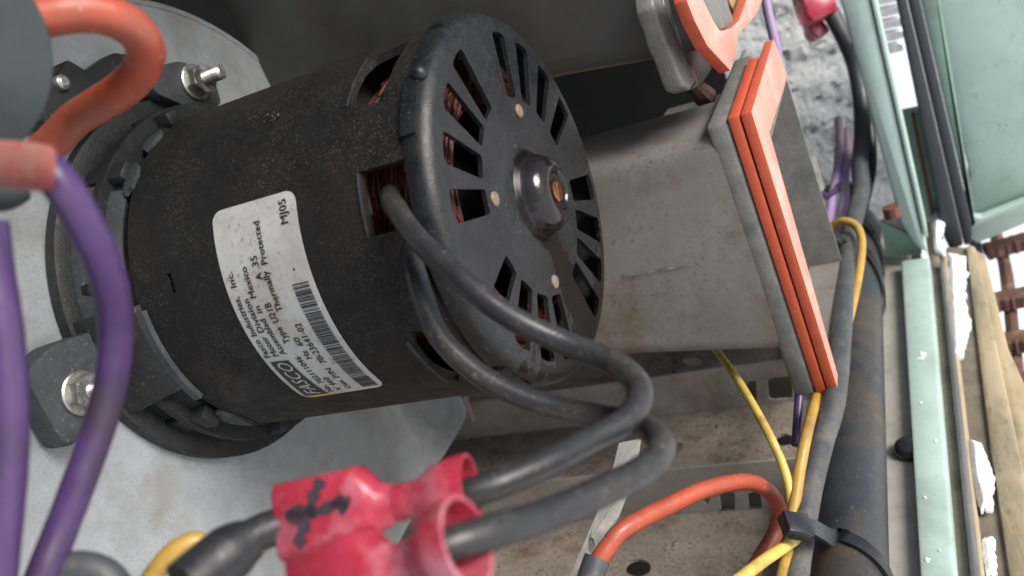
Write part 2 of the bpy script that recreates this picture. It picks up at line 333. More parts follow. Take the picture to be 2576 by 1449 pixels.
# corner post: plane across the opening
PC = 206
post = thing('green_corner_post', px(2290, 600, 'c', PC), 'tall pale green corner post slanting down between the foil and the bright gap', 'post')
q = pxs([(2096, -60), (2176, -60), (2196, 60), (2320, 590), (2336, 640), (2305, 622), (2265, 560), (2200, 330), (2130, 60)], 'c', PC)
bm = new(); add_plate(bm, [q[0], q[1], q[3], q[4], q[5], q[6], q[8]], (0, 14, 0), bevel=1.5); build('post_face', bm, 'green', post)
q = pxs([(2177, -60), (2190, -60), (2335, 600), (2322, 590)], 'c', PC - .5)
bm = new(); add_plate(bm, q, (0, 22, 0), bevel=.6); build('edge_fold', bm, 'green', post)
q = pxs([(2230, 575), (2300, 610), (2336, 648), (2320, 690), (2270, 655), (2232, 640)], 'c', PC - 8)
bm = new(); add_plate(bm, pxs([(2218, 560), (2315, 600), (2320, 638), (2228, 645)], 'c', PC + 4), (0, 2, 0)); build('corner_gusset', bm, 'green_dark', post)
bm = new(); add_tube(bm, [px(2240, 520, 'c', PC - 4), px(2246, 545, 'c', PC - 4)], 3.4, seg=2, n=10)
build('rusty_bolt', bm, 'rustbit', post)
# outer angle seen between post and door seal
ang = thing('outer_corner_channel', px(2380, 700, 'a', 92), 'dirty green channel strip with snow inside beyond the corner post', 'channel')
q = pxs([(2255, 290), (2312, 278), (2380, 560), (2312, 560)], 'c', PC + 40)
bm = new(); add_plate(bm, q, (0, 8, 0), bevel=1); build('upper_channel', bm, 'green_dark', ang)
q = pxs([(2240, 290), (2300, 284), (2372, 520), (2372, 660), (2340, 660)], 'c', PC + 52)
bm = new(); add_plate(bm, q, (0, 3, 0)); build('channel_back', bm, 'gravel', ang)
q = pxs([(2292, 285), (2300, 283), (2356, 560), (2346, 560)], 'c', PC + 39)
bm = new(); add_plate(bm, q, (0, 3, 0)); build('rusty_edge', bm, 'rustbit', ang)
bm = new(); add_box(bm, 60, 66, 100, PC + 14, SB - 20, SB - 2)
# louvred wall of the neighbour, snow-bright
lv = thing('louvred_panel', px(2230, 100, 'c', 320), 'white snow dusted louvres seen through the gap at the top', 'louvre')
for k in range(6):
    v = -30 + k * 32
    q = pxs([(2165, v), (2270, v - 22), (2275, v - 2), (2170, v + 20)], 'c', 300)
    bm = new(); add_plate(bm, rounded(q, 1.5, 2), (0, 6, 0)); build('louvre_blade', bm, 'snow', lv)
# ---- door: dark seal strip and green door leaf
door = thing('green_door', px(2500, 560, 'c', 250), 'open pale green door panel filling the upper right corner', 'door')
q = pxs([(2320, -80), (2760, -80), (2760, 430), (2576, 508), (2452, 545), (2430, 500), (2440, 440)], 'c', 262)
bm = new(); add_plate(bm, q, (0, 12, 0), bevel=1.2); build('door_leaf', bm, 'green', door)
q = pxs([(2445, 545), (2470, 548), (2600, 498), (2760, 430), (2760, 480), (2600, 555), (2462, 612), (2452, 610), (2440, 575)], 'c', 255)
bm = new(); add_plate(bm, q, (0, 6, 0), bevel=.8); build('bottom_flange', bm, 'green', door)
for nm, L, y, mt in [('seal_strip', [(2238, -80), (2262, -80), (2425, 618), (2392, 632), (2375, 600)], 236, 'rubber'), ('seal_lip', [(2264, -80), (2296, -80), (2444, 560), (2448, 610), (2427, 622)], 240, 'rubber'), ('leaf_edge', [(2297, -80), (2352, -80), (2452, 540), (2440, 580), (2446, 562)], 246, 'green_dark')]:
    bm = new(); add_plate(bm, pxs(L, 'c', y), (0, 10, 0), bevel=1.2); build(nm, bm, mt, door)
# ---- outer ledge with weatherstrip, tan board, snow, grate
ledge = thing('outer_sill_ledge', px(2400, 1000, 'b', SB - 12), 'brown gritty ledge between green rail and tan board with snow patches', 'ledge')
LB = SB - 8
p = pxs([(2338, 640), (2362, 640), (2450, 1500), (2405, 1500)], 'b', LB)
bm = new(); add_plate(bm, p, (0, 0, -14), bevel=1); build('dark_ledge', bm, 'gravel', ledge)
p = pxs([(2362, 655), (2374, 655), (2470, 1500), (2446, 1500)], 'b', LB + 3)
bm = new(); add_plate(bm, p, (0, 0, -16), bevel=1); build('weatherstrip', bm, 'weather', ledge)
board = thing('tan_board', px(2450, 1000, 'b', LB - 8), 'weathered tan board along the ledge, partly under snow', 'board')
WB = LB - 4
p = pxs([(2368, 640), (2382, 640), (2482, 1500), (2462, 1500)], 'b', WB + 3)
bm = new(); add_plate(bm, p, (0, 0, -16), bevel=1.2); build('inner_strip', bm, 'wood', board)
p = pxs([(2378, 620), (2432, 620), (2560, 1500), (2478, 1500)], 'b', WB - 1)
bm = new(); add_plate(bm, p, (0, 0, -16), bevel=1); build('middle_plank', bm, 'gravel', board)
p = pxs([(2428, 615), (2452, 615), (2505, 860), (2600, 1300), (2640, 1500), (2545, 1500), (2490, 1130)], 'b', WB + 1)
bm = new(); add_plate(bm, p, (0, 0, -16), bevel=1.5); build('outer_plank', bm, 'wood', board)
p = pxs([(2440, 615), (2478, 640), (2535, 870), (2640, 1100), (2700, 1500), (2640, 1500), (2570, 1200)], 'b', WB - 8)
bm = new(); add_plate(bm, p, (0, 0, -16), bevel=1.5); build('edge_batten', bm, 'wood', board)
def snow_patch(name, poly, b, h, label, seed, bm=None, cell=1.):
    """low heap of snow with a ragged outline, a height field over the outline"""
    own = bm is None; bm = bm or new(); P = poly; us = [p[0] for p in P]; vs = [p[1] for p in P]
    def sd(x, y):
        ins = False; d = 1e9
        for i in range(len(P)):
            (ax, ay), (bx, by) = P[i], P[i - 1]
            if (ay > y) != (by > y) and x < (bx - ax) * (y - ay) / (by - ay) + ax: ins = not ins
            t = max(0, min(1, ((x - ax) * (bx - ax) + (y - ay) * (by - ay)) / max(1e-6, (bx - ax) ** 2 + (by - ay) ** 2)))
            d = min(d, math.hypot(ax + t * (bx - ax) - x, ay + t * (by - ay) - y))
        return d if ins else -d
    u0, u1, v0, v1 = min(us) - 12, max(us) + 12, min(vs) - 12, max(vs) + 12
    nu, nv = int((u1 - u0) / 2.2 / cell), int((v1 - v0) / 3.2 / cell); G = {}; new_f = []
    for i in range(nu + 1):
        for j in range(nv + 1):
            x, y = u0 + (u1 - u0) * i / nu, v0 + (v1 - v0) * j / nv
            k = NZ.noise(Vector((x * .06, y * .05, seed))) * 9 + NZ.noise(Vector((x * .2, y * .17, seed))) * 6 + NZ.noise(Vector((x * .5, y * .4, seed))) * 4
            e = sd(x, y) + k * .75 + 2.5
            if e > 0: G[i, j] = bm.verts.new(px(x, y, 'b', b) + Vector((0, 0, 4.2 * h * min(1, max(.3, sd(x, y) + 4) / 18) ** .6 + .25 * h * NZ.noise(Vector((x * .12, y * .1, seed + 5))))))
    for (i, j) in list(G):
        q = [(i, j), (i + 1, j), (i + 1, j + 1), (i, j + 1)]
        if all(c in G for c in q): new_f.append(bm.faces.new([G[c] for c in q]))
    ex = bmesh.ops.extrude_face_region(bm, geom=new_f)
    for v in ex['geom']:
        if isinstance(v, bmesh.types.BMVert): v.co.z = b - .3
    if not own: return
    return build(name, bm, 'snow', angle=80, top=dict(label=label, cat='snow', kind='stuff'))
snow_patch('snow_heap', [(2384, 640), (2432, 650), (2428, 760), (2440, 820), (2425, 905), (2396, 905), (2388, 760)], WB + 1, .6, 'long snow heap at the far end of the tan board', 1)
snow_patch('snow_heap', [(2440, 1110), (2468, 1120), (2500, 1200), (2498, 1285), (2468, 1290), (2446, 1200)], WB + 1, .6, 'snow heap lower down on the tan board', 2)
snow_patch('snow_heap', [(2470, 1360), (2500, 1350), (2510, 1449), (2478, 1449)], WB + .5, .3, 'thin snow patch at the bottom corner of the tan board', 3)
snow_patch('snow_heap', [(2338, 530), (2372, 524), (2376, 570), (2368, 600), (2372, 640), (2352, 630), (2345, 570)], SB - 2, .7, 'small snow heap in the corner under the dark seal', 4)
bm = new(); rnd = random.Random(11)
for v, n_k in ((888, 2), (1010, 1), (1115, 1), (1245, 1), (1395, 2)):
    for k in range(n_k):
        u = 2285 + (v - 645) * .06 + rnd.uniform(0, 50); r_ = rnd.uniform(.5, 2.5) * (3 if v == 888 else 1); vv = v + rnd.uniform(-14, 14)
        snow_patch('', [(u + r_ * 1.5 * cos(t), vv + r_ * sin(t)) for t in (0, 1, 2, 3, 4, 5)], SB + .1, .12, '', k + v, bm=bm, cell=.7)
tag(build('snow_flecks', bm, 'snow', sill), kind='stuff')
# grate
gb = WB - 26
grate = thing('rusty_grate', px(2540, 700, 'b', gb), 'rusty brown steel grate bars lying on white snow at right', 'grate')
for (u0, v0, u1, v1, t) in [(2478, 632, 2700, 574, 15), (2498, 760, 2700, 722, 17), (2530, 862, 2720, 836, 20), (2545, 965, 2720, 955, 20)]:
    bm = new(); A, B_ = px(u0, v0, 'b', gb), px(u1, v1, 'b', gb); d = (B_ - A).normalized(); rings = []
    side = Vector((-d.y, d.x, 0))
    for k in range(41):
        p = A.lerp(B_, k / 40); w_ = 4.6 + .3 * sin(k * 1.5) + random.uniform(-.45, .45)
        rings.append([p + side * w_ * x + Vector((0, 0, 1)) * y * 3.2 for x, y in ((-1, -1), (1, -1), (1, .7), (.7, 1), (-.7, 1), (-1, .7))])
    add_loft(bm, rings); build('cross_bar', bm, 'rust', grate)
for (u0, v0, u1, v1) in [(2505, 590, 2560, 800), (2522, 690, 2565, 900)][:1]:
    bm = new(); add_tube(bm, [px(u0, v0, 'b', gb - 7), px((u0 + u1) / 2, (v0 + v1) / 2, 'b', gb - 7), px(u1, v1 + 180, 'b', gb - 7)], 3, seg=6, n=8, wob=.1); build('long_bar', bm, 'rust', grate)
bm = new(); add_plate(bm, pxs([(2435, 600), (2466, 600), (2515, 880), (2490, 860)], 'b', WB - 22), (0, 0, -6)); 
build('gap_strip', bm, 'rubber', ledge)
snow_patch('snow_drift', [(2442, 660), (2470, 640), (2508, 800), (2512, 900), (2490, 880)], WB - 21, .5, 'grey shaded snow drift in the gap beside the tan board', 5)
# rubber foot between pipe and sill
bm = new(); c = px(2291, 1134, 'b', FB + .5)
add_loft(bm, [[c + Vector((cos(t * pi / 12) * r, sin(t * pi / 12) * r, h)) for t in range(24)] for h, r in ((0, 5.2), (1.5, 5.2), (3, 4.4), (3.8, 3), (4.1, .6))])
build('rubber_bumper', bm, 'tie', top=dict(label='black round rubber bumper tucked against the green sill rail', cat='bumper'))
# ================================================================== GAS PIPE, TIES AND RIGHT HAND WIRES
K = .79
P0 = pd(2136, 1374, 316 * K)
def pk(u, v, d): return pd(u, v, d * K)
def wirek(name, uvd, od, *a): return wire(name, [(u, v, d * K) for u, v, d in uvd], od * K, *a, rr=(lambda t: 3.7 - .5 * t) if name == 'grey_cable' else None)
bm = new(); rings = []
for y, r in [(-60, 10.3), (0, 10.3), (110, 10.3), (195, 10.3), (205, 10.3), (209, 9.5), (211, 7.5), (212, 3)]:
    c = P0 + Vector((0, y, 0)); rings.append([c + Vector((cos(t * pi / 24), 0, sin(t * pi / 24))) * r for t in range(48)])
add_loft(bm, rings); build('gas_pipe', bm, 'pipe', top=dict(label='thick black gas pipe running down beside the green sill rail', cat='pipe'))
gas_c = P0
def tie_band(parent, ctr_pts, width, thick, axis):
    """flat strap following points, width along axis"""
    bm = new(); c = spline(ctr_pts, 8); rings = []
    for i, p in enumerate(c):
        t = (c[min(i + 1, len(c) - 1)] - c[max(i - 1, 0)]).normalized(); w_ = (axis - t * axis.dot(t)).normalized(); nn = t.cross(w_)
        rings.append([p + w_ * width / 2 * x + nn * thick / 2 * y for x, y in ((-1, -1), (1, -1), (1, 1), (-1, 1))])
    add_loft(bm, rings); return build('strap', bm, 'tie', parent, angle=50)
def pipe_pt(y, ang, r=11): 
    return Vector((gas_c.x + r * cos(radians(ang)), y, gas_c.z + r * sin(radians(ang))))
def at_y(u, v): return px(u, v, 'b', gas_c.z + 10.3).y
def zip_tie(y, slant, head_uvd, label, lead):
    t = thing('zip_tie', pipe_pt(y, 90), label, 'zip tie', 'black zip ties round the pipe')
    pts = [pipe_pt(y + slant * (90 - a) / 130, a) for a in (-40, -20, 0, 20, 40, 60, 80, 95)] + [pk(*q) for q in lead]
    tie_band(t, pts, 4.0, 1.0, Vector((0, 1, 0)))
    h = pk(*head_uvd); d = (pts[-1] - pts[-2]).normalized(); bm = new()
    e2 = Vector((0, 1, 0)); e2 = (e2 - d * e2.dot(d)).normalized(); e3 = d.cross(e2)
    add_plate(bm, [h + d * 3.4 * x + e2 * 2.9 * y for x, y in ((-1, -1), (1, -1), (1, 1), (-1, 1))], e3 * 3.4, bevel=.5)
    build('tie_head', bm, 'tie', t)
    bm = new(); add_plate(bm, [h + d * 1.6 * x + e2 * 1.5 * y + e3 * 3.3 for x, y in ((-1, -1), (1, -1), (1, 1), (-1, 1))], e3 * 1, bevel=.3)
    build('pawl_window', bm, 'tie', t)
    return t
zip_tie(at_y(2150, 1350), -11, (2012, 1312, 258), 'large black zip tie round pipe and cables near the bottom edge', [(2090, 1352, 276), (2045, 1328, 262), (1985, 1318, 260)])
zip_tie(at_y(2150, 600) , -47, (2100, 592, 412), 'black zip tie beside the yellow wire loop behind the gasket', [(2150, 615, 432), (2125, 602, 418), (2092, 588, 414)])
zip_tie(at_y(2160, 490) - 20, -47, (2128, 462, 505), 'farthest black zip tie, round purple and grey wires by the foil', [(2140, 465, 505), (2100, 470, 500), (2075, 478, 495)])
wirek('grey_cable', [(2090, 30, 512), (2119, 87, 510), (2144, 143, 506), (2158, 195, 502), (2167, 260, 498), (2169, 347, 492), (2163, 412, 486), (2166, 480, 472), (2150, 545, 450), (2133, 625, 420), (2123, 720, 390), (2113, 860, 350), (2098, 1003, 322), (2066, 1114, 305), (2040, 1215, 292), (2013, 1364, 276), (1994, 1500, 262)], 8.2, 'cable', 'thick grey black cable running down along the left of the gas pipe', 'cable')
wirek('grey_wire', [(2140, 150, 520), (2166, 220, 514), (2181, 285, 510), (2191, 347, 504), (2193, 412, 498), (2185, 465, 490), (2172, 520, 478)], 5.5, 'wire', 'thin grey wire nearest the green post, bent inward at the ties', 'wire')
wirek('purple_wire', [(1915, -60, 420), (1932, 30, 420), (1950, 110, 420), (1972, 210, 425), (2005, 330, 440), (2050, 480, 470)], 4.4, 'lilac', 'purple wire passing behind the tip of the upper gasket corner', 'wire')
wirek('purple_wire', [(2110, 300, 522), (2112, 347, 516), (2108, 412, 506), (2103, 456, 496), (2093, 500, 488), (2086, 560, 470), (2080, 640, 455)], 5, 'lilac', 'left one of two short faded purple wires before the foil', 'wire')
wirek('purple_wire', [(2132, 325, 522), (2135, 369, 515), (2130, 412, 506), (2124, 455, 496), (2124, 500, 486), (2116, 560, 468), (2108, 640, 448)], 5, 'lilac', 'right one of two short faded purple wires before the foil', 'wire')
wirek('purple_wire', [(2040, 470, 470), (2062, 488, 478), (2085, 492, 486), (2102, 478, 490), (2106, 460, 495)], 3.6, 'purple', 'small curled purple wire end by the farthest zip tie', 'wire')
wirek('white_wire', [(2165, 500, 470), (2150, 520, 462), (2138, 560, 452), (2128, 600, 445)], 7, 'shelf_face', 'short pale dusty wire end just below the farthest zip tie', 'wire')
wirek('yellow_wire', [(2072, 600, 432), (2092, 572, 430), (2122, 556, 425), (2155, 570, 420), (2168, 610, 412), (2162, 680, 402), (2146, 760, 388), (2124, 840, 368), (2090, 920, 350), (2055, 1000, 325), (2030, 1090, 298), (2012, 1180, 290), (2000, 1262, 284), (1985, 1340, 280)], 3.8, 'gold', 'yellow wire looping over a zip tie and passing behind the gasket', 'wire')
wirek('yellow_wire', [(1770, 840, 372), (1815, 898, 360), (1868, 975, 330), (1925, 1075, 300), (1965, 1160, 292), (1986, 1230, 287), (1993, 1300, 283)], 3.0, 'yellow', 'thin yellow wire emerging from under the steel duct', 'wire')
wirek('yellow_wire', [(2010, 1350, 276), (1975, 1375, 262), (1925, 1408, 246), (1870, 1450, 232), (1830, 1480, 225)], 3.4, 'yellow', 'yellow wire crossing the bottom edge beneath the large zip tie', 'wire')
wirek('yellow_wire', [(1985, 1380, 272), (1972, 1420, 262), (1958, 1480, 252)], 3.0, 'gold', 'short dirty yellow wire end beside the bottom cable', 'wire')
wire('orange_wire', [(1496, 1425, 205), (1530, 1375, 206), (1572, 1329, 208), (1672, 1277, 215), (1772, 1232, 222), (1872, 1212, 230), (1930, 1232, 236), (1959, 1279, 240), (1950, 1340, 240), (1915, 1400, 236), (1882, 1460, 232), (1860, 1500, 230)], 4.3, 'orange', 'arched orange wire in front of the stepped shelf', 'wire')
bm = new(); add_tube(bm, [pd(1503, 1405, 204), pd(1490, 1440, 203), pd(1478, 1480, 202)], 3.1, seg=4, n=16)
build('wire_boot', bm, 'cable', top=dict(label='black boot on the lower end of the arched orange wire', cat='boot'))
# purple glimpse behind the duct
wirek('purple_wire', [(2012, 985, 330), (2008, 1040, 326), (2003, 1120, 320)], 3.5, 'purple', 'faint purple wire showing under the lower gasket corner', 'wire')
# bracket clip near the foil
bm = new(); add_plate(bm, [pk(2040, 395, 450), pk(2052, 390, 450), pk(2075, 475, 450), (pk(2062, 485, 450))], R(Vector((0, 0, 1))) * -3)
build('wire_clip', bm, 'flange', smooth=False, top=dict(label='small grey metal clip beside the duct edge by the foil', cat='clip'))
# far red connector
fc = thing('red_connector', pk(2070, 50, 510), 'dusty dark red wire connector before the foil at the top edge', 'connector')
bm = new(); add_plate(bm, [pk(u, v, 505) for u, v in [(2010, -30), (2098, -30), (2114, 25), (2050, 55), (2032, 40)]], R(Vector((0, 0, -1))) * 14, bevel=2); build('connector_body', bm, 'pink', fc)
bm = new(); add_plate(bm, [pk(u, v, 515) for u, v in [(2035, 40), (2075, 50), (2095, 75), (2060, 96), (2042, 80)]], R(Vector((0, 0, -1))) * 12, bevel=2); build('connector_sleeve', bm, 'pink', fc)
def chalk_glare_front(o, nrm):  # outward faces get the chalky colour with glare painted in
    o.data.materials.append(M['chalk_glare'])
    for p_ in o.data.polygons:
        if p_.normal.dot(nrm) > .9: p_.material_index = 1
# ================================================================== DUCTS
duct = thing('steel_duct', (0, 46, -45), 'stained grey steel duct with the full orange gasket, right of the motor', 'duct')
def section(bt, bb, c0, c1, r):
    P = [Vector((0, c0, bt)), Vector((0, c1, bt - 1)), Vector((0, c1, bb)), Vector((0, c0, bb))]; return rounded(P, r, 6)
def tube_duct(parent, name, m, secs, wall=1.2):
    bm = new(); rings = []
    for a, bt, bb, c0, c1, r in secs: rings.append([p + Vector((a, 0, 0)) for p in section(bt, bb, c0, c1, r)])
    for a, bt, bb, c0, c1, r in secs[::-1]: rings.append([p + Vector((a, 0, 0)) for p in section(bt - wall, bb + wall, c0 + wall, c1 - wall, r - .5)])
    add_loft(bm, rings, caps=False); return build(name, bm, m, parent, angle=40)
tube_duct(duct, 'duct_tube', 'duct', [(-80, -11, -72, 46.5, 84, 5), (-8, -11.2, -73.5, 46.5, 84, 5), (34, -11.2, -78.5, 46, 84, 5)])
# weld crease on near wall
bm = new(); cr = [px(u, v, 'c', 46.1) for u, v in [(1565, 695), (1600, 690), (1640, 683), (1680, 676), (1720, 670), (1740, 664)]]
add_tube(bm, cr, .32, seg=4, n=6, wob=.5); build('weld_crease', bm, 'steel', duct)
# tilted end plane
G1 = px(1891, 281, 'c', 46); G2 = px(2114, 997, 'c', 46); DN = (G2 - G1).normalized(); PN = DN.cross(Vector((0, 1, 0))).normalized()
if PN.x < 0: PN = -PN
def on(u, v, back=0.):
    r = ray(u, v); return CAM + r * (((G1 - PN * back) - CAM).dot(PN) / r.dot(PN))
layer = [(1891, 281), (2114, 997), (2112, 958), (1937, 336), (1979, 196), (1966, 150), (1946, 98)]
o1 = [on(*q) for q in layer]
bm = new(); add_plate(bm, o1, -PN * 2.9, bevel=.25)
chalk_glare_front(build('gasket_layer', bm, 'gasket', duct), PN)
T = -PN * 3.4
o2 = [p + T for p in o1]; o2[4] += Vector((0, -14, 0)); o2[5] += Vector((0, -14, 0)); o2[6] += Vector((0, -16, 0))
bm = new(); add_plate(bm, o2, -PN * 2.8, bevel=.25); build('gasket_layer', bm, 'gasket', duct)
# pressed flange: near lip + top lip
bm = new(); T2 = -PN * 6.4; F1 = G1 + T2 + Vector((0, 0, -.5)); F2 = G2 + T2 + Vector((0, 0, .6)) - DN * 0
w3 = Vector((0, 1, 0))
up = -DN
lip = [F1, F2 + Vector((0, 0, .8)), F2 + w3 * 9 + Vector((0, 0, 1)), F1 + DN * 8 + w3 * 9, F1 + DN * 8 + w3 * 62, F1 + w3 * 62]
add_plate(bm, lip, -PN * 6, bevel=1.2); build('flange', bm, 'flange', duct, angle=50)
# collector throat: far wall + bottom
fw = pxs([(1955, 150), (1978, 196), (2117, 657), (2121, 700), (1960, 760), (1840, 300)], 'c', 125)
cor = px(2117, 657, 'c', 125)
bm = new(); top_ = px(1977, 194, 'c', 125)
add_plate(bm, [top_, cor, Vector((2, 125, cor.z)), Vector((2, 125, top_.z))], (0, 1.2, 0)); build('throat_wall', bm, 'flange', duct, smooth=False)
bm = new(); nearb = px(2112, 950, 'b', cor.z)
add_plate(bm, [cor + Vector((0, 1.2, 0)), px(2121, 790, 'b', cor.z), nearb, Vector((34, nearb.y, cor.z)), Vector((34, 126, cor.z))], (0, 0, -1.2)); build('throat_floor', bm, 'duct', duct, smooth=False)
bm = new(); add_plate(bm, [top_, Vector((2, 125, top_.z)), Vector((2, 70, top_.z + 2)), on(1938, 338, 0) ], (0, 0, -1.0)); build('throat_roof', bm, 'flange', duct, smooth=False)
bm = new(); add_plate(bm, [(33, 84.2, -10.5), (33, 126, -10.5), (33, 126, cor.z), (33, 84.2, cor.z)], (-1.2, 0, 0)); build('back_plate', bm, 'duct', duct, smooth=False)
# ---- upper duct
ud = thing('dark_duct', (0, 60, 40), 'dark steel duct with curved orange gasket at the top edge', 'duct')
e1p, e2p = px(1400, 203, 'c', 62), px(1690, 153, 'c', 62)
bm = new()
sec = lambda a, z: [Vector((a, y, b)) for y, b in [(62, 95), (62, z + 6), (63.5, z + 2), (67, z), (110, z - 2), (110, 95)]]
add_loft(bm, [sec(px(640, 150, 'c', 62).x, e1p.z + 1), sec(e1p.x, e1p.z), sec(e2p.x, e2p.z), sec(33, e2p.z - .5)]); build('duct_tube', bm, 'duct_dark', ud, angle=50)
bm = new(); L = [(1636, -60), (1646, 20), (1662, 62), (1672, 98), (1694, 148), (1708, 190), (1720, 219), (1738, 226), (1752, 206), (1728, 160), (1706, 112), (1686, 60), (1672, 15), (1662, -60)]
add_plate(bm, pxs(L, 'a', 29), (-5, 0, 0), bevel=.8); build('flange', bm, 'flange', ud, angle=50)
bm = new(); L = [(1662, -60), (1672, 15), (1706, 112), (1752, 206), (1738, 226), (1765, 214), (1792, 172), (1770, 130), (1730, 60), (1712, -60)]
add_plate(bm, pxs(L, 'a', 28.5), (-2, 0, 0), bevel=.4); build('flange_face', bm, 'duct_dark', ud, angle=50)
oute = [(1722, -60), (1728, 0), (1748, 52), (1780, 115), (1838, 178)]; inne = [(1852, 130), (1856, 88), (1880, 62), (1900, 40), (1915, 10), (1935, -60), (1900, -60), (1860, 50), (1840, 70), (1812, 78), (1795, 52), (1770, 0), (1762, -60)]
g = [px(u, v, 'a', 38) for u, v in oute + inne]
bm = new(); add_plate(bm, g, (-3.2, 0, 0), bevel=.25); chalk_glare_front(build('gasket_layer', bm, 'gasket', ud), NX)
bm = new(); add_plate(bm, pxs([(1765, -60), (1772, 0), (1796, 52), (1812, 76), (1838, 68), (1850, 60), (1835, 20), (1815, -60)], 'a', 36), (-3, 0, 0), bevel=.6); build('inner_frame', bm, 'flange', ud)
bm = new(); add_plate(bm, pxs([(1818, -60), (1838, 10), (1856, 58), (1870, 40), (1905, -20), (1920, -60)], 'a', 33), (-1.5, 0, 0)); build('inner_panel', bm, 'tan', ud, smooth=False)
bm = new(); add_plate(bm, pxs([(1900, -60), (1922, -60), (1858, 76), (1846, 84), (1842, 66), (1856, 60)], 'a', 36.5), (-2, 0, 0), bevel=.5); build('panel_rim', bm, 'sill', ud)
# copper-brown bit between the ducts
bm = new(); add_tube(bm, [pd(1735, 205, 262), pd(1755, 225, 266), pd(1775, 245, 272)], 3.5, seg=3, n=10, rr=lambda t: 2 + 1.5 * t)
build('rusty_flue_tip', bm, 'rust', top=dict(label='rust brown metal tip in the dark gap between the two ducts', cat='metal tip'))
# ================================================================== BLOWER PLATE
PA = -100.
plate = thing('blower_plate', (PA, 0, 0), 'pale galvanised blower plate behind the motor, dusty and grey', 'plate')
pts = []
for k in range(0, 41):
    t = 95 - k * 3.6; pts.append(mp_(PA, 76 + 1.5 * sin(k * .2), t))
# left part reaches far beyond the frame; lower right corner as seen
low = pxs([(1158, 1000), (1166, 1050), (1095, 1170), (1050, 1262), (990, 1380), (930, 1520)], 'a', PA)
left = [px(200, 1700, 'a', PA), px(-500, 1500, 'a', PA), px(-500, 300, 'a', PA), px(-300, -250, 'a', PA), px(120, -200, 'a', PA)]
arc = [p for p in pts if p.dot(Vector((0, 0, 1))) > -200]
arc = [mp_(PA, 77, 28 - 1.1 * t) for t in range(80)]
poly = [px(330, -60, 'a', PA)] + arc + [px(1158, 900, 'a', PA)] + low + left
bm = new(); add_plate(bm, poly, (-1.6, 0, 0)); 
build('face_plate', bm, 'galv', plate, smooth=False)
# rolled rim along the arc
bm = new(); add_tube(bm, [p + Vector((-.8, 0, 0)) for p in [px(330, -60, 'a', PA)] + arc], 1.3, seg=3, n=10); build('rolled_rim', bm, 'galv', plate)
bm = new(); rimp = [p + Vector((-.8, 0, 0)) for p in low]; add_tube(bm, rimp, 1.5, seg=4, n=10); build('folded_edge', bm, 'galv', plate)
# second sheet end with torn curl
bm = new(); add_plate(bm, pxs([(1160, 1000), (1232, 990), (1200, 1056), (1180, 1056), (1166, 1020)], 'a', PA - 8), (-1.2, 0, 0)); build('rear_flap', bm, 'sill', plate, smooth=False)
bm = new(); add_tube(bm, [px(1160, 1000, 'a', PA - 3), px(1172, 1018, 'a', PA - 3), px(1182, 1040, 'a', PA - 3), px(1190, 1056, 'a', PA - 3)], 1.5, seg=4, n=8, wob=.3); build('torn_seam', bm, 'shelf_face', plate)
# scroll wall behind plate
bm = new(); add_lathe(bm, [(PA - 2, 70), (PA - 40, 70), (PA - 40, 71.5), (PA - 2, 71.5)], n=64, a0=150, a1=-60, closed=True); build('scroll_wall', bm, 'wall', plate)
# ================================================================== MOTOR
motor = thing('draft_motor', (-50, 0, 0), 'black cylindrical electric motor with slotted end cap and white nameplate', 'motor')
bm = new(); add_lathe(bm, [(-82, 38), (-82, 41.2), (-81.2, 42), (-60, 42), (-40, 42), (-20, 42), (-1.2, 42), (-.8, 41.2), (-.8, 40.2), (-40, 40.4), (-80, 40.4), (-80, 38)], n=160, closed=True)
body = build('motor_shell', bm, 'motor', motor)
def cutter(prism):
    bm = new(); prism(bm); bmesh.ops.recalc_face_normals(bm, faces=bm.faces[:])
    for v in bm.verts: v.co = (v.co - BASE[motor]) * .001
    me = bpy.data.meshes.new('c'); bm.to_mesh(me); bm.free(); o = bpy.data.objects.new('c', me); COL.objects.link(o); o.location = motor.location; return o
def radial(poly):  # poly of (s, deg)
    def f(bm):
        r0 = [mp_(s, 34, t) for s, t in poly]; r1 = [mp_(s, 50, t) for s, t in poly]; add_loft(bm, [r0, r1])
    return f
def rect_sd(s0, s1, t0, t1, n=8, chop=0):
    return [(s0 + chop, t0)] + [(s0, t0 + (t1 - t0) * k / n) for k in range(1, n)] + [(s0 + chop, t1)] + [(s1, t1 + (t0 - t1) * k / n) for k in range(n + 1)]
cuts = [cutter(radial([(-9.6, 37), (-14, 38.5), (-17.5, 41), (-19, 46), (-19, 56), (-17.5, 63), (-10.5, 64), (-9.6, 55), (-9.2, 46)])),
        cutter(radial(rect_sd(-15.2, 2, 83.5, 101))), cutter(radial(rect_sd(-5.5, 2, 100.5, 150))),
        cutter(radial([(-11, 131), (-15, 130), (-17, 136), (-17.5, 146), (-15, 156), (-13, 152), (-11, 142)])),
        cutter(radial(rect_sd(-19, -9, -60, -20))), cutter(radial(rect_sd(-70.5, -69, 97, 103, 2)))]
bpy.context.view_layer.update()
boolean(body, cuts)
# raised lips at the window edges
for (s, t0, t1, nm) in [(-15.6, 84, 101, 0), (-19.4, 40, 62, 0), (-17.6, 133, 155, 0)]:
    bm = new(); add_tube(bm, [mp_(s + (.0 if nm else 0), 42.0, t0 + (t1 - t0) * k / 8) for k in range(9)], .42, seg=2, n=8)
    build('window_lip', bm, 'cap', motor)
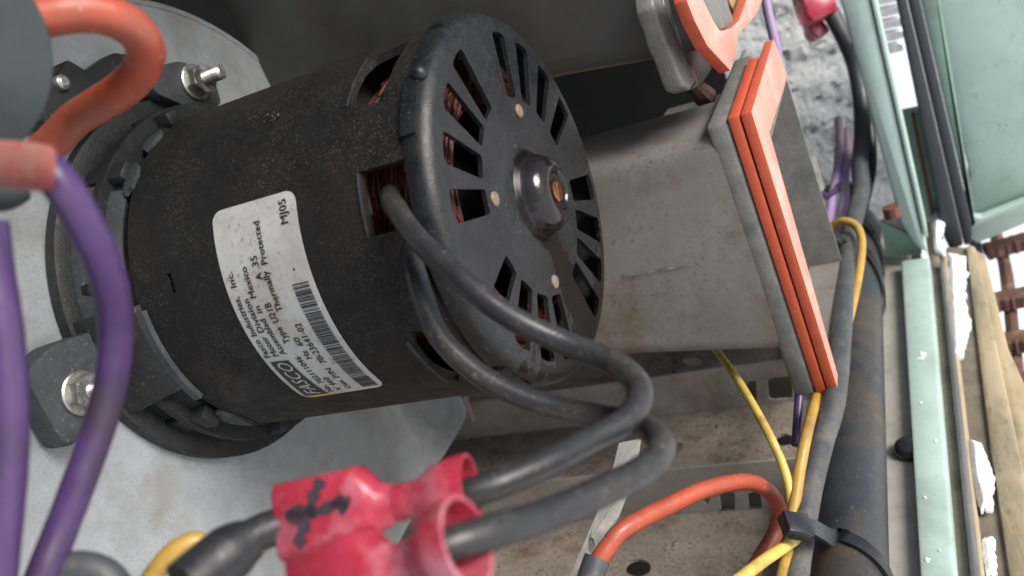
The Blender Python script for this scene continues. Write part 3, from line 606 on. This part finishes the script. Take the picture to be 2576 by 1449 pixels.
# ledge sheet inside window
# end cap
def inv_disc(u, v, s=1.5):
    p = px(u, v, 'a', s); return p
bm = new()
prof = [(-4.2, 42.05), (-4.2, 42.5), (-2.5, 42.6), (-1.0, 42.4), (.2, 41.7), (1.0, 40.7), (1.4, 39.5), (1.5, 38), (1.5, 30), (1.5, 22), (1.5, 12.0), (2.0, 10.6), (3.2, 9.6), (3.2, 8.4), (1.0, 10.4), (.4, 12), (.4, 22), (.4, 38), (-.1, 40.2), (-1.2, 41.6), (-2.6, 42.05)]
add_lathe(bm, prof, n=144, closed=True)
cap = build('end_cap', bm, 'cap', motor)
def slot(bm_, deg, r0=23.3, r1=37.3, w0=4.2, w1=6.6, skew=0):
    c = radians(deg); d = E1 * cos(c) + E2 * sin(c); e = E1 * -sin(c) + E2 * cos(c)
    pts = [d * r0 - e * (w0 / 2 - skew), d * r1 - e * (w1 / 2 - .9), d * (r1 + .5) + e * 0, d * r1 + e * (w1 / 2 - .5), d * r0 + e * (w0 / 2 + skew)]
    pts = rounded(pts, .9, 3)
    add_loft(bm_, [[p + NX * -4 for p in pts], [p + NX * 6 for p in pts]])
cs = []
for g0 in (-19, 71, 161, -108):
    for k in (-1.5, -.5, .5, 1.5):
        cs.append(cutter(lambda b, g0=g0, k=k: slot(b, g0 + k * 18, r0=22.8, w0=4.4 if g0 == -19 else 5.2, w1=7.4 if g0 == -19 else 8.2)))
boolean(cap, cs)
bm = new(); dp = [(2.0, 10.6), (2.8, 9.8), (4.2, 9.2), (5.6, 8.6), (6.8, 7.7), (7.6, 6.4), (8.0, 5.2), (7.9, 4.7), (7.0, 4.3), (6.8, 0)]
add_lathe(bm, dp, n=64); build('hub_dome', bm, 'oil', motor, angle=60)
bm = new(); add_lathe(bm, [(6.7, 2.5), (7.5, 2.5), (7.8, 2.1), (7.9, 0)], n=32); build('copper_glint', bm, 'glint', motor)  # added disc standing for the copper reflection in the oily hub
# studs
for u, v in ((1304, 280), (1243, 501), (1394, 709)):
    c = px(u, v, 'a', 1.5); bm = new(); add_loft(bm, [circle_pts(c + NX * h, E1, E2, r, 20) for h, r in ((-1, 1.6), (.35, 1.6), (.6, 1.3), (.65, .3))]); build('stud', bm, 'stud', motor)
# tabs round the rim
for t0, t1 in ((-22, 4), (60, 78), (20, 36), (150, 166)):
    bm = new(); add_lathe(bm, [(-4.6, 42.1), (-4.6, 43.1), (-2.6, 43.2), (-1.2, 42.9), (-1.4, 42.3)], n=16, a0=t0, a1=t1, closed=True); build('crimp_tab', bm, 'cap', motor)
bm = new(); bmesh.ops.create_uvsphere(bm, u_segments=16, v_segments=10, radius=1.6, matrix=Matrix.Translation(mp_(-1.2, 42.8, 60))); build('rim_dimple', bm, 'cap', motor)
# windings
bm = new(); prof = [(-14 + 9.5 * cos(t * pi / 10) + 0, 28.5 + 6.6 * sin(t * pi / 10)) for t in range(20)]
add_lathe(bm, prof, n=96, closed=True); build('winding_core', bm, 'copper', motor)
bm = new(); rnd = random.Random(3)
for k in range(420):
    t = rnd.uniform(0, 360); q = rnd.uniform(-.6, 2.9); dq = rnd.uniform(-.35, .35); rr_ = rnd.uniform(7.0, 7.9); ln = rnd.uniform(18, 40)
    add_tube(bm, [mp_(-14 + (rr_ + 3) * cos(q + dq * x), 28.6 + rr_ * sin(q + dq * x) + .5 * sin(x * 3 + k), t + ln * x) for x in (0, .25, .5, .75, 1)], .33, seg=2, n=5)
tag(build('winding_strands', bm, 'copper', motor), kind='stuff')
bm = new(); add_lathe(bm, [(-80, 39.5), (-24, 39.5), (-24, 8), (-26, 5), (-80, 5)], n=48, closed=True); build('stator_core', bm, 'dark', motor)
bm = new(); add_lathe(bm, [(-79, 6), (4, 6)], n=24); build('shaft_bearing', bm, 'dark', motor)
# nameplate
XL, YL, RL = 50.2, 23.0, 42.22
def lab(x, y, h=0.):   # label millimetres: x along the text, y towards text top
    return mp_(-(31.4 + y), RL + h, 151 - x / RL * 180 / pi)
bm = new(); nx, ny = 64, 12; cr_ = 2.6
outline = []
def lab_in(x, y):
    cx = min(max(x, cr_), XL - cr_); cy = min(max(y, cr_), YL - cr_)
    dx, dy = x - cx, y - cy; L_ = math.hypot(dx, dy)
    return (cx + dx / L_ * min(L_, cr_), cy + dy / L_ * min(L_, cr_)) if L_ > 0 else (x, y)
V = {}
xs = [0, .3, .8, 1.6, 2.6] + [2.6 + (XL - 5.2) * k / 50 for k in range(1, 50)] + [XL - 2.6, XL - 1.6, XL - .8, XL - .3, XL]
ys = [0, .3, .8, 1.6, 2.6, 8, 14, YL - 2.6, YL - 1.6, YL - .8, YL - .3, YL]
for i, x in enumerate(xs):
    for j, y in enumerate(ys): V[i, j] = bm.verts.new(lab(*lab_in(x, y), .0))
for i in range(len(xs) - 1):
    for j in range(len(ys) - 1):
        try: bm.faces.new((V[i, j], V[i + 1, j], V[i + 1, j + 1], V[i, j + 1]))
        except ValueError: pass
bmesh.ops.remove_doubles(bm, verts=bm.verts[:], dist=.01); bmesh.ops.recalc_face_normals(bm, faces=bm.faces[:])
bmesh.ops.solidify(bm, geom=bm.faces[:], thickness=.1)
npl = build('nameplate', bm, 'paper', motor)
def lab_poly(bm, pts, h=.09, mi=0):
    tess = [Vector((x, y, 0)) for x, y in pts]
    tmp = bmesh.new(); vs = [tmp.verts.new(p) for p in tess]; tmp.faces.new(vs)
    for cutx in [k * 1.0 for k in range(-2, 53)]:
        bmesh.ops.bisect_plane(tmp, geom=tmp.verts[:] + tmp.edges[:] + tmp.faces[:], plane_co=(cutx, 0, 0), plane_no=(1, 0, 0))
    idx = {}
    for f in tmp.faces:
        q = []
        for v in f.verts:
            k = (round(v.co.x, 4), round(v.co.y, 4))
            if k not in idx: idx[k] = bm.verts.new(lab(v.co.x, v.co.y, h))
            if idx[k] not in q: q.append(idx[k])
        if len(q) > 2: bm.faces.new(q).material_index = mi
    tmp.free()
def text_mesh(body, size, width=None, shear=0, bold=0.):
    cu = bpy.data.curves.new('t', 'FONT'); cu.body = body; cu.size = size; cu.resolution_u = 2; cu.offset = bold; cu.shear = shear; cu.space_character = 1.03
    o = bpy.data.objects.new('t', cu); COL.objects.link(o); bpy.context.view_layer.update()
    dg = bpy.context.evaluated_depsgraph_get(); me = bpy.data.meshes.new_from_object(o.evaluated_get(dg)); bpy.data.objects.remove(o)
    return me
def lab_text(body, x, y, cap_h, width, name='lettering', m='print', shear=0, bold=.0, h=.12):
    size = cap_h / .72; me = text_mesh(body, size, shear=shear, bold=bold)
    xs_ = [v.co.x for v in me.vertices]; k = width / (max(xs_) - min(xs_)); x0 = min(xs_)
    bm = new()
    for dx, dy, dh in ((0, 0, 0), (.11, 0, .004), (.05, .07, .008)) if m == 'print' else ((0, 0, 0),):   # heavier strokes
        vs = [bm.verts.new(lab(x + dx + (v.co.x - x0) * k, y + dy + v.co.y, h + dh)) for v in me.vertices]
        for p_ in me.polygons:
            try: bm.faces.new([vs[i] for i in p_.vertices])
            except ValueError: pass
    o = build(name, bm, m, npl, smooth=False); return o
o_y = 31.4
for body, x, y, h_, w_ in [('Fasco', 15.9, 52.0, 1.55, 4.9), ('Industries,', 21.9, 51.8, 1.55, 9.4), ('Inc.', 33.4, 51.4, 1.5, 3.4),
        ('Motor', 15.9, 49.7, 1.55, 5.4), ('Division', 22.4, 49.4, 1.55, 8.0), ('Assembled', 15.9, 47.4, 1.55, 9.4), ('in', 26.8, 47.3, 1.5, 1.6), ('Mexico', 30.3, 47.2, 1.55, 6.8),
        ('Type', 18.6, 44.5, 1.55, 4.2), ('U21B', 24.0, 44.3, 1.6, 4.6), ('A .35', 33.6, 43.8, 1.6, 5.2), ('Thermally', 26.2, 41.9, 1.55, 9.0), ('Protected', 36.6, 41.4, 1.55, 9.0),
        ('No.', 1.6, 44.9, 1.5, 2.8), ('702111046', 5.3, 44.6, 1.5, 9.4), ('V', 1.5, 42.5, 1.5, 1.3), ('460', 3.6, 42.4, 1.5, 3.5), ('Hz', 13.6, 41.9, 1.5, 2.3), ('60', 17.3, 41.7, 1.5, 2.3),
        ('Cust.', 1.6, 39.8, 1.35, 3.8), ('P/N', 6.4, 39.6, 1.5, 3.4), ('70-23641-02', 11.6, 39.2, 1.6, 11.2), ('MJ05', 43.6, 33.9, 1.8, 5.0), (',', 34.0, 35.2, 1.6, .4)]:
    lab_text(body, x, y - o_y - .1, h_ * 1.12, w_, bold=.0)
bm = new(); lab_poly(bm, [(.8, 47.0 - o_y), (14.3, 48.2 - o_y), (14.6, 53.2 - o_y), (1.2, 53.4 - o_y)]); build('logo_block', bm, 'print', npl, smooth=False)
lab_text('FASCO', 1.6, 48.6 - o_y, 3.6, 12.3, m='wprint', shear=.35, bold=-.02, h=.14, name='logo_lettering')
bm = new(); lab_poly(bm, [(.05, 46.0 - o_y), (.9, 46.0 - o_y), (1.0, 52.8 - o_y), (.3, 52.4 - o_y)]); build('yellow_strip', bm, 'yprint', npl, smooth=False)
rnd = random.Random(5); x = 1.3
while x < 31:
    w_ = rnd.choice([.14, .14, .28, .28, .42]); bm = new()
    lab_poly(bm, [(x, 32.7 - o_y), (x + w_, 32.7 - o_y), (x + w_, 37.0 - o_y), (x, 37.0 - o_y)]); build('barcode_bar', bm, 'print', npl, smooth=False)
    x += w_ + rnd.choice([.13, .13, .2, .34])
# ---- mounting ring with fins and lugs
bm = new(); add_lathe(bm, [(-99.4, 40), (-99.4, 49.6), (-96.2, 49.6), (-95.6, 48.6), (-95.6, 44.4), (-91, 43.6), (-91, 40)], n=96, closed=True); build('mounting_ring', bm, 'ring', motor)
bm = new(); add_lathe(bm, [(-90, 40), (-90, 45.8), (-87.6, 45.8), (-87.6, 42.6), (-84.5, 41.6), (-84.5, 40)], n=96, closed=True); build('cooling_fin', bm, 'ring', motor)
bm = new(); add_lathe(bm, [(-95.6, 44.3), (-95.6, 45.8), (-90.2, 44.6), (-90.2, 43.4)], n=40, a0=64, a1=112, closed=True); build('lit_valley_band', bm, 'lug', motor)  # paler band paints the light in the valley between the ribs
bm = new(); add_lathe(bm, [(-87.4, 42.2), (-87.4, 43.4), (-83.5, 42.4), (-83.5, 41.4)], n=30, a0=66, a1=92, closed=True); build('lit_valley_band', bm, 'lug', motor)  # light in the second valley, likewise put into the paler colour
for t, w_ in ((60, 5), (96, 3), (30, 4), (150, 6), (185, 5), (205, 4)):
    c = radians(t); d = E1 * cos(c) + E2 * sin(c); e = E1 * -sin(c) + E2 * cos(c)
    bm = new(); q = [NX * s + d * r + e * y for s, r, y in ((-98, 42, -w_ / 2), (-83, 41.5, -w_ / 2), (-83, 41.5, w_ / 2), (-98, 42, w_ / 2))]
    add_plate(bm, q, d * 3.6, bevel=.6); build('axial_rib', bm, 'ring', motor)
def lugged(poly, label_n, thick, nut_uv, bolt_len):
    bm = new(); add_plate(bm, rounded(pxs(poly, 'a', -92), 1.4, 3), (-thick, 0, 0), bevel=.7); build('mounting_lug', bm, 'lug', motor)
    c = px(*nut_uv, 'a', -92); 
    bm = new(); rings = []
    for h, r in ((.0, 5.0), (1.0, 5.0), (1.3, 4.6)): rings.append(circle_pts(c + NX * h, E1, E2, r, 48))
    add_loft(bm, rings); hexr = [circle_pts(c + NX * h, E1, E2, r, 6) for h, r in ((1.2, 4.3), (4.2, 4.3), (4.6, 3.95))]; add_loft(bm, hexr)
    nut = build('flange_nut', bm, 'steel', motor, angle=25)
    bm = new()
    for k in range(28):   # serrated teeth on the nut face
        t = 2 * pi * k / 28; d = E1 * cos(t) + E2 * sin(t); e = E1 * -sin(t) + E2 * cos(t)
        f_ = [c + NX * 4.55 + d * 2.2 + e * -.1, c + NX * 4.55 + d * 3.8 + e * -.38, c + NX * 4.55 + d * 3.8 + e * .38, c + NX * 4.55 + d * 2.2 + e * .1]
        a = [bm.verts.new(p) for p in f_]; tp = [bm.verts.new(c + NX * 4.8 + d * 2.2), bm.verts.new(c + NX * 5.15 + d * 3.7)]
        bm.faces.new((a[0], a[1], tp[1], tp[0])); bm.faces.new((a[2], a[3], tp[0], tp[1])); bm.faces.new((a[1], a[2], tp[1])); bm.faces.new(a[::-1])
    build('serration', bm, 'steel', nut, smooth=False)
    bm = new(); rings = []; n = 0
    h = 4.0
    while h < bolt_len:
        rings.append(circle_pts(c + NX * h, E1, E2, 2.0 if n % 2 else 1.65, 20)); n += 1; h += .3
    rings.append(circle_pts(c + NX * (h + .3), E1, E2, 1.3, 20)); add_loft(bm, rings); build('threaded_bolt', bm, 'steel', motor, angle=15)
lugged([(62, 935), (128, 868), (250, 826), (330, 850), (300, 1010), (245, 1066), (182, 1122), (160, 1120), (70, 962)], 1, 7, (200, 990), 10)
lugged([(392, 165), (455, 152), (530, 178), (548, 218), (560, 262), (470, 268), (400, 238), (372, 200)], 2, 7, (487, 208), 10.5)
# clamp strap over ring at the near lug
bm = new(); q = [mp_(-98, 47, 106), mp_(-81.2, 43.2, 108), mp_(-80.5, 43.2, 136), mp_(-98, 47, 137)]
add_lathe(bm, [(-98, 45), (-98, 49), (-92, 48.4), (-81.5, 43.4), (-80.8, 42.1), (-84, 42.1)], n=20, a0=104, a1=134, closed=True); build('clamp_strap', bm, 'ring', motor)
bm = new(); add_lathe(bm, [(-81.6, 42.1), (-81.6, 43.5), (-79.6, 43.3), (-79.4, 42.1)], n=20, a0=106, a1=140, closed=True); build('strap_edge', bm, 'lug', motor)
# flaked sealant patches
for (s0, s1, t0, t1) in [(-84.5, -79.5, 150, 166), (-84, -80.4, 56, 68), (-84, -80, 40, 50)]:
    bm = new(); rnd = random.Random(int(t0)); out = []
    for k in range(18):
        t = 2 * pi * k / 18; out.append(((s0 + s1) / 2 + (s1 - s0) / 2 * cos(t) * rnd.uniform(.75, 1.1), (t0 + t1) / 2 + (t1 - t0) / 2 * sin(t) * rnd.uniform(.85, 1.1)))
    add_loft(bm, [[mp_(s, 41.8, t) for s, t in out], [mp_(s, 43.0, t) for s, t in out]]); build('sealant_patch', bm, 'lug', motor)
# dust crust spot on shell
for u, v, r_ in ((690, 300, 1.6),):
    c0_ = None
    r = ray(u, v); q = Vector((0, r.y, r.z)); o_ = Vector((0, CAM.y, CAM.z)); A = q.dot(q); B = 2 * q.dot(o_); D = o_.dot(o_) - 42.1 ** 2; t = (-B - math.sqrt(B * B - 4 * A * D)) / 2 / A
    c0_ = CAM + r * t; bm = new(); rnd = random.Random(u)
    for k in range(16):
        bmesh.ops.create_icosphere(bm, subdivisions=1, radius=rnd.uniform(.15, .35), matrix=Matrix.Translation(c0_ + Vector((rnd.gauss(0, r_ * .5), rnd.gauss(0, r_ * .2), rnd.gauss(0, r_ * .45)))))
    tag(build('dirt_crust', bm, 'lug', motor), kind='stuff')
# ================================================================== MOTOR LEADS + CONNECTORS
leadA = [(1010, 470, 190), (982, 492, 174), (1000, 530, 165), (1055, 606, 158), (1170, 712, 150), (1280, 795, 147), (1418, 862, 146), (1530, 905, 143), (1598, 955, 139), (1608, 1005, 135), (1570, 1062, 131), (1486, 1107, 127), (1395, 1155, 122), (1280, 1207, 118), (1195, 1236, 117), (1140, 1248, 117.5)]
wire('motor_lead', leadA, 4.1, 'wire', 'upper black motor lead curving down into the upper red connector', 'wire', 'pair of motor leads')
leadB = [(1090, 500, 188), (1052, 540, 178), (1040, 640, 168), (1057, 730, 162), (1107, 848, 157), (1212, 946, 154), (1326, 1003, 152), (1430, 1032, 150), (1523, 1050, 147), (1605, 1066, 140), (1655, 1100, 130), (1660, 1140, 124), (1615, 1185, 119), (1509, 1237, 113), (1372, 1297, 107), (1235, 1338, 101), (1130, 1370, 98.5), (1080, 1388, 99)]
wire('motor_lead', leadB, 4.1, 'wire', 'lower motor lead passing behind, then forward into the lower red connector', 'wire', 'pair of motor leads')
def connector(p_left, p_right, label, scale, mark=False, fl=1., group='red crimp connectors on the motor leads'):
    """flag terminal: box head at p_left, flared hollow barrel at p_right"""
    A = pd(*p_left); B = pd(*p_right); x = (B - A).normalized(); Lg = (B - A).length; z = (CAM - A); z = (z - x * z.dot(x)).normalized(); y = z.cross(x)
    t = thing('wire_connector', A, label, 'connector', group); s = scale
    def pt(X, Y, Z): return A + x * X + y * Y + z * Z
    def sect(X, hy, hz, yo=0, rnd=.45, n=24):
        out = []
        for k in range(n):
            a = 2 * pi * k / n; c, d = cos(a), sin(a); e = rnd
            out.append(pt(X, yo + hy * math.copysign(abs(c) ** e, c), hz * math.copysign(abs(d) ** e, d)))
        return out
    bm = new(); H = Lg * .47
    add_loft(bm, [sect(0, 3.6 * s, 2.4 * s, rnd=.3), sect(.2, 5.0 * s, 3.1 * s, rnd=.3), sect(.6, 5.3 * s, 3.4 * s, rnd=.3), sect(H * .75, 5.6 * s, 3.5 * s, rnd=.35), sect(H * .95, 5.5 * s, 3.4 * s, .3, rnd=.45), sect(H * 1.05, 4.4 * s, 3.2 * s, .3, rnd=.7), sect(H * 1.15, 3.2 * s, 2.7 * s, rnd=.9), sect(H * 1.3, 2.5 * s, 2.3 * s, rnd=1)])
    build('terminal_head', bm, 'pink', t, angle=70)
    bm = new(); X1, X2 = H * 1.3, Lg
    prof = [(X1, 2.5), (X1 + .15 * (X2 - X1), 2.5), (X1 + .34 * (X2 - X1), 2.75), (X1 + .52 * (X2 - X1), 3.9 * fl), (X1 + .66 * (X2 - X1), 4.4 * fl), (X1 + .8 * (X2 - X1), 4.6 * fl), (X2, 4.8 * fl)]
    rings = [sect(a, r * s, r * s * .95, rnd=1) for a, r in prof] + [sect(a, (r - .62) * s, (r - .62) * s * .95, rnd=1) for a, r in prof[::-1]]
    add_loft(bm, rings, caps=False); build('crimp_barrel', bm, 'pink', t, angle=60)
    bm = new(); add_loft(bm, [sect(X1 - .5, 2.2 * s, 2.0 * s, rnd=1), sect(X1 + .35 * (X2 - X1), 2.35 * s, 2.2 * s, rnd=1)]); build('crimp_core', bm, 'copper', t)
    if mark:
        for k, st_ in enumerate([[(.18, .1), (.34, .22), (.55, .12), (.78, .3), (.9, .2)], [(.62, .95), (.5, .5), (.42, 0), (.3, -.5), (.34, -.7)], [(.2, .25), (.3, .05), (.36, .15)], [(.72, .32), (.85, .02)]]):
            bm = new(); pts_ = [pt(H * X, 5 * s * Y, 3.42 * s) for X, Y in st_]; c = spline(pts_, 5); rings = []
            for i, p_ in enumerate(c):
                tt = (c[min(i + 1, len(c) - 1)] - c[max(i - 1, 0)]).normalized(); sd = tt.cross(z).normalized(); w_ = (.75 + .25 * sin(i * 1.7)) * s * (.75 if i in (0, len(c) - 1) else 1)
                rings.append([p_ + sd * w_ + z * -.15, p_ + sd * w_ + z * .12, p_ - sd * w_ + z * .12, p_ - sd * w_ - z * .15])
            add_loft(bm, rings); build('marker_scribble', bm, 'ink', t)
    return t
connector((712, 1314, 122), (1186, 1234, 117), 'upper red connector with a black scribbled cross', .98, True, 1.05)
connector((772, 1500, 106), (1176, 1362, 97), 'lower red connector cut off by the bottom edge', .93, False, 1.18)
# wires leaving connectors to the left
tp = thing('taped_cable', pd(600, 1380, 130), 'grey cable wrapped in black tape left of the upper red connector', 'cable')
bm = new(); add_tube(bm, [pd(770, 1308, 121), pd(720, 1318, 121), pd(660, 1338, 120), pd(610, 1365, 119)], 2.5, seg=6, n=20); build('insulation_end', bm, 'wire', tp)
bm = new(); add_tube(bm, [pd(640, 1352, 117), pd(600, 1375, 116), pd(540, 1420, 114), pd(470, 1480, 111)], 3.6, seg=8, n=24, rr=lambda t: 2.6 + 1.1 * min(1, t * 2.2)); build('tape_wrap', bm, 'tape', tp)
wire('yellow_wire', [(350, 1500, 140), (390, 1440, 140), (440, 1385, 140), (492, 1362, 141), (512, 1385, 142), (500, 1430, 143), (470, 1500, 145)], 3.2, 'gold', 'dirty yellow wire bent over at the bottom left, before the plate', 'wire')
wire('black_cable', [(60, 1560, 118), (95, 1480, 117), (150, 1435, 116), (210, 1428, 116), (270, 1450, 116), (330, 1530, 116)], 4.2, 'cable', 'black cable arching along the bottom left edge', 'cable')
# ================================================================== LEFT FOREGROUND
wire('purple_wire', [(98, 418, 102.6), (118, 424, 101.8), (168, 484, 102.5), (222, 578, 105.5), (262, 670, 109), (286, 770, 113), (290, 870, 116), (275, 980, 118), (240, 1100, 118), (200, 1210, 117), (158, 1320, 116), (110, 1440, 114), (80, 1520, 113)], 4.35, 'purple', 'purple wire from the faded red boot curving down past the motor', 'wire')
wire('purple_wire', [(-30, 560, 105), (-12, 700, 105), (8, 830, 105), (20, 980, 105), (22, 1120, 105), (10, 1280, 105), (-8, 1460, 105), (-20, 1540, 105)], 4.5, 'purple', 'purple wire hugging the left edge of the view', 'wire')
wire('orange_wire', [(20, 62, 120), (110, 42, 121), (210, 30, 123), (300, 50, 126), (358, 100, 130), (362, 160, 134), (320, 215, 138), (250, 262, 142), (190, 300, 146), (135, 355, 149), (60, 420, 152), (-30, 470, 154)], 5.6, 'orange', 'thick orange wire bent in a hook at the top left', 'wire')
cp = thing('round_cover', pd(-60, 150, 112), 'slate grey round cover disc cut off by the left edge', 'cover')
# large disc, face towards viewer/outwards
ctr = pd(-190, 130, 112); zf = (CAM - ctr).normalized(); xx = (pd(110, 130, 113) - ctr); xx = (xx - zf * xx.dot(zf)).normalized(); yy = zf.cross(xx); rad = (pd(112, 135, 113) - ctr).length
bm = new(); add_loft(bm, [[ctr + zf * h + xx * r * cos(t * pi / 48) + yy * r * 1.06 * sin(t * pi / 48) for t in range(96)] for h, r in ((-3, rad - .5), (-1, rad), (-.2, rad - .2), (0, rad - 1))]); build('disc', bm, 'disc', cp)
bt = thing('faded_boot', pd(60, 420, 110), 'faded red boot with the purple wire entering it', 'boot')
BS = 1.28; bm = new(); a0_ = pd(-75, 405, 107); a1_ = pd(134, 425, 100.5); d_ = (a1_ - a0_); zc = (CAM - a0_).normalized(); yb = zc.cross(d_.normalized())
rings = []
for f, hy, hz in ((0, 4.0, 3), (.3, 4.1, 3.3), (.62, 4.1, 3.5), (.8, 4.0, 3.5), (.95, 3.7, 3.3), (1.0, 3.4, 3.1), (.985, 2.9, 2.7), (.7, 2.7, 2.5)):
    rings.append([a0_ + d_ * f + yb * hy * BS * cos(t * pi / 16) + zc * hz * sin(t * pi / 16) for t in range(32)])
add_loft(bm, rings); build('boot_sleeve', bm, 'boot', bt, angle=60)
bm = new(); add_tube(bm, [pd(-60, 470, 116), pd(10, 478, 117), pd(70, 470, 118)], 3.0, seg=5, n=18, rr=lambda t: 3.2 - 1.6 * t * t); build('boot_underside', bm, 'disc', bt)
br = thing('dark_bracket', px(190, 240, 'a', -88), 'dark steel bracket with a small screw behind the orange wire', 'bracket')
bm = new(); add_plate(bm, pxs([(90, 260), (172, 147), (222, 178), (290, 130), (420, 150), (300, 262), (165, 345), (100, 300)], 'a', -92), (-6, 0, 0), bevel=.8); build('bracket_plate', bm, 'ring', br)
bm = new(); c = px(155, 208, 'a', -91.5); add_loft(bm, [circle_pts(c + NX * h, E1, E2, r, 20) for h, r in ((-1, 1.8), (.8, 1.8), (1.4, 1.0))]); build('screw_head', bm, 'steel', br)
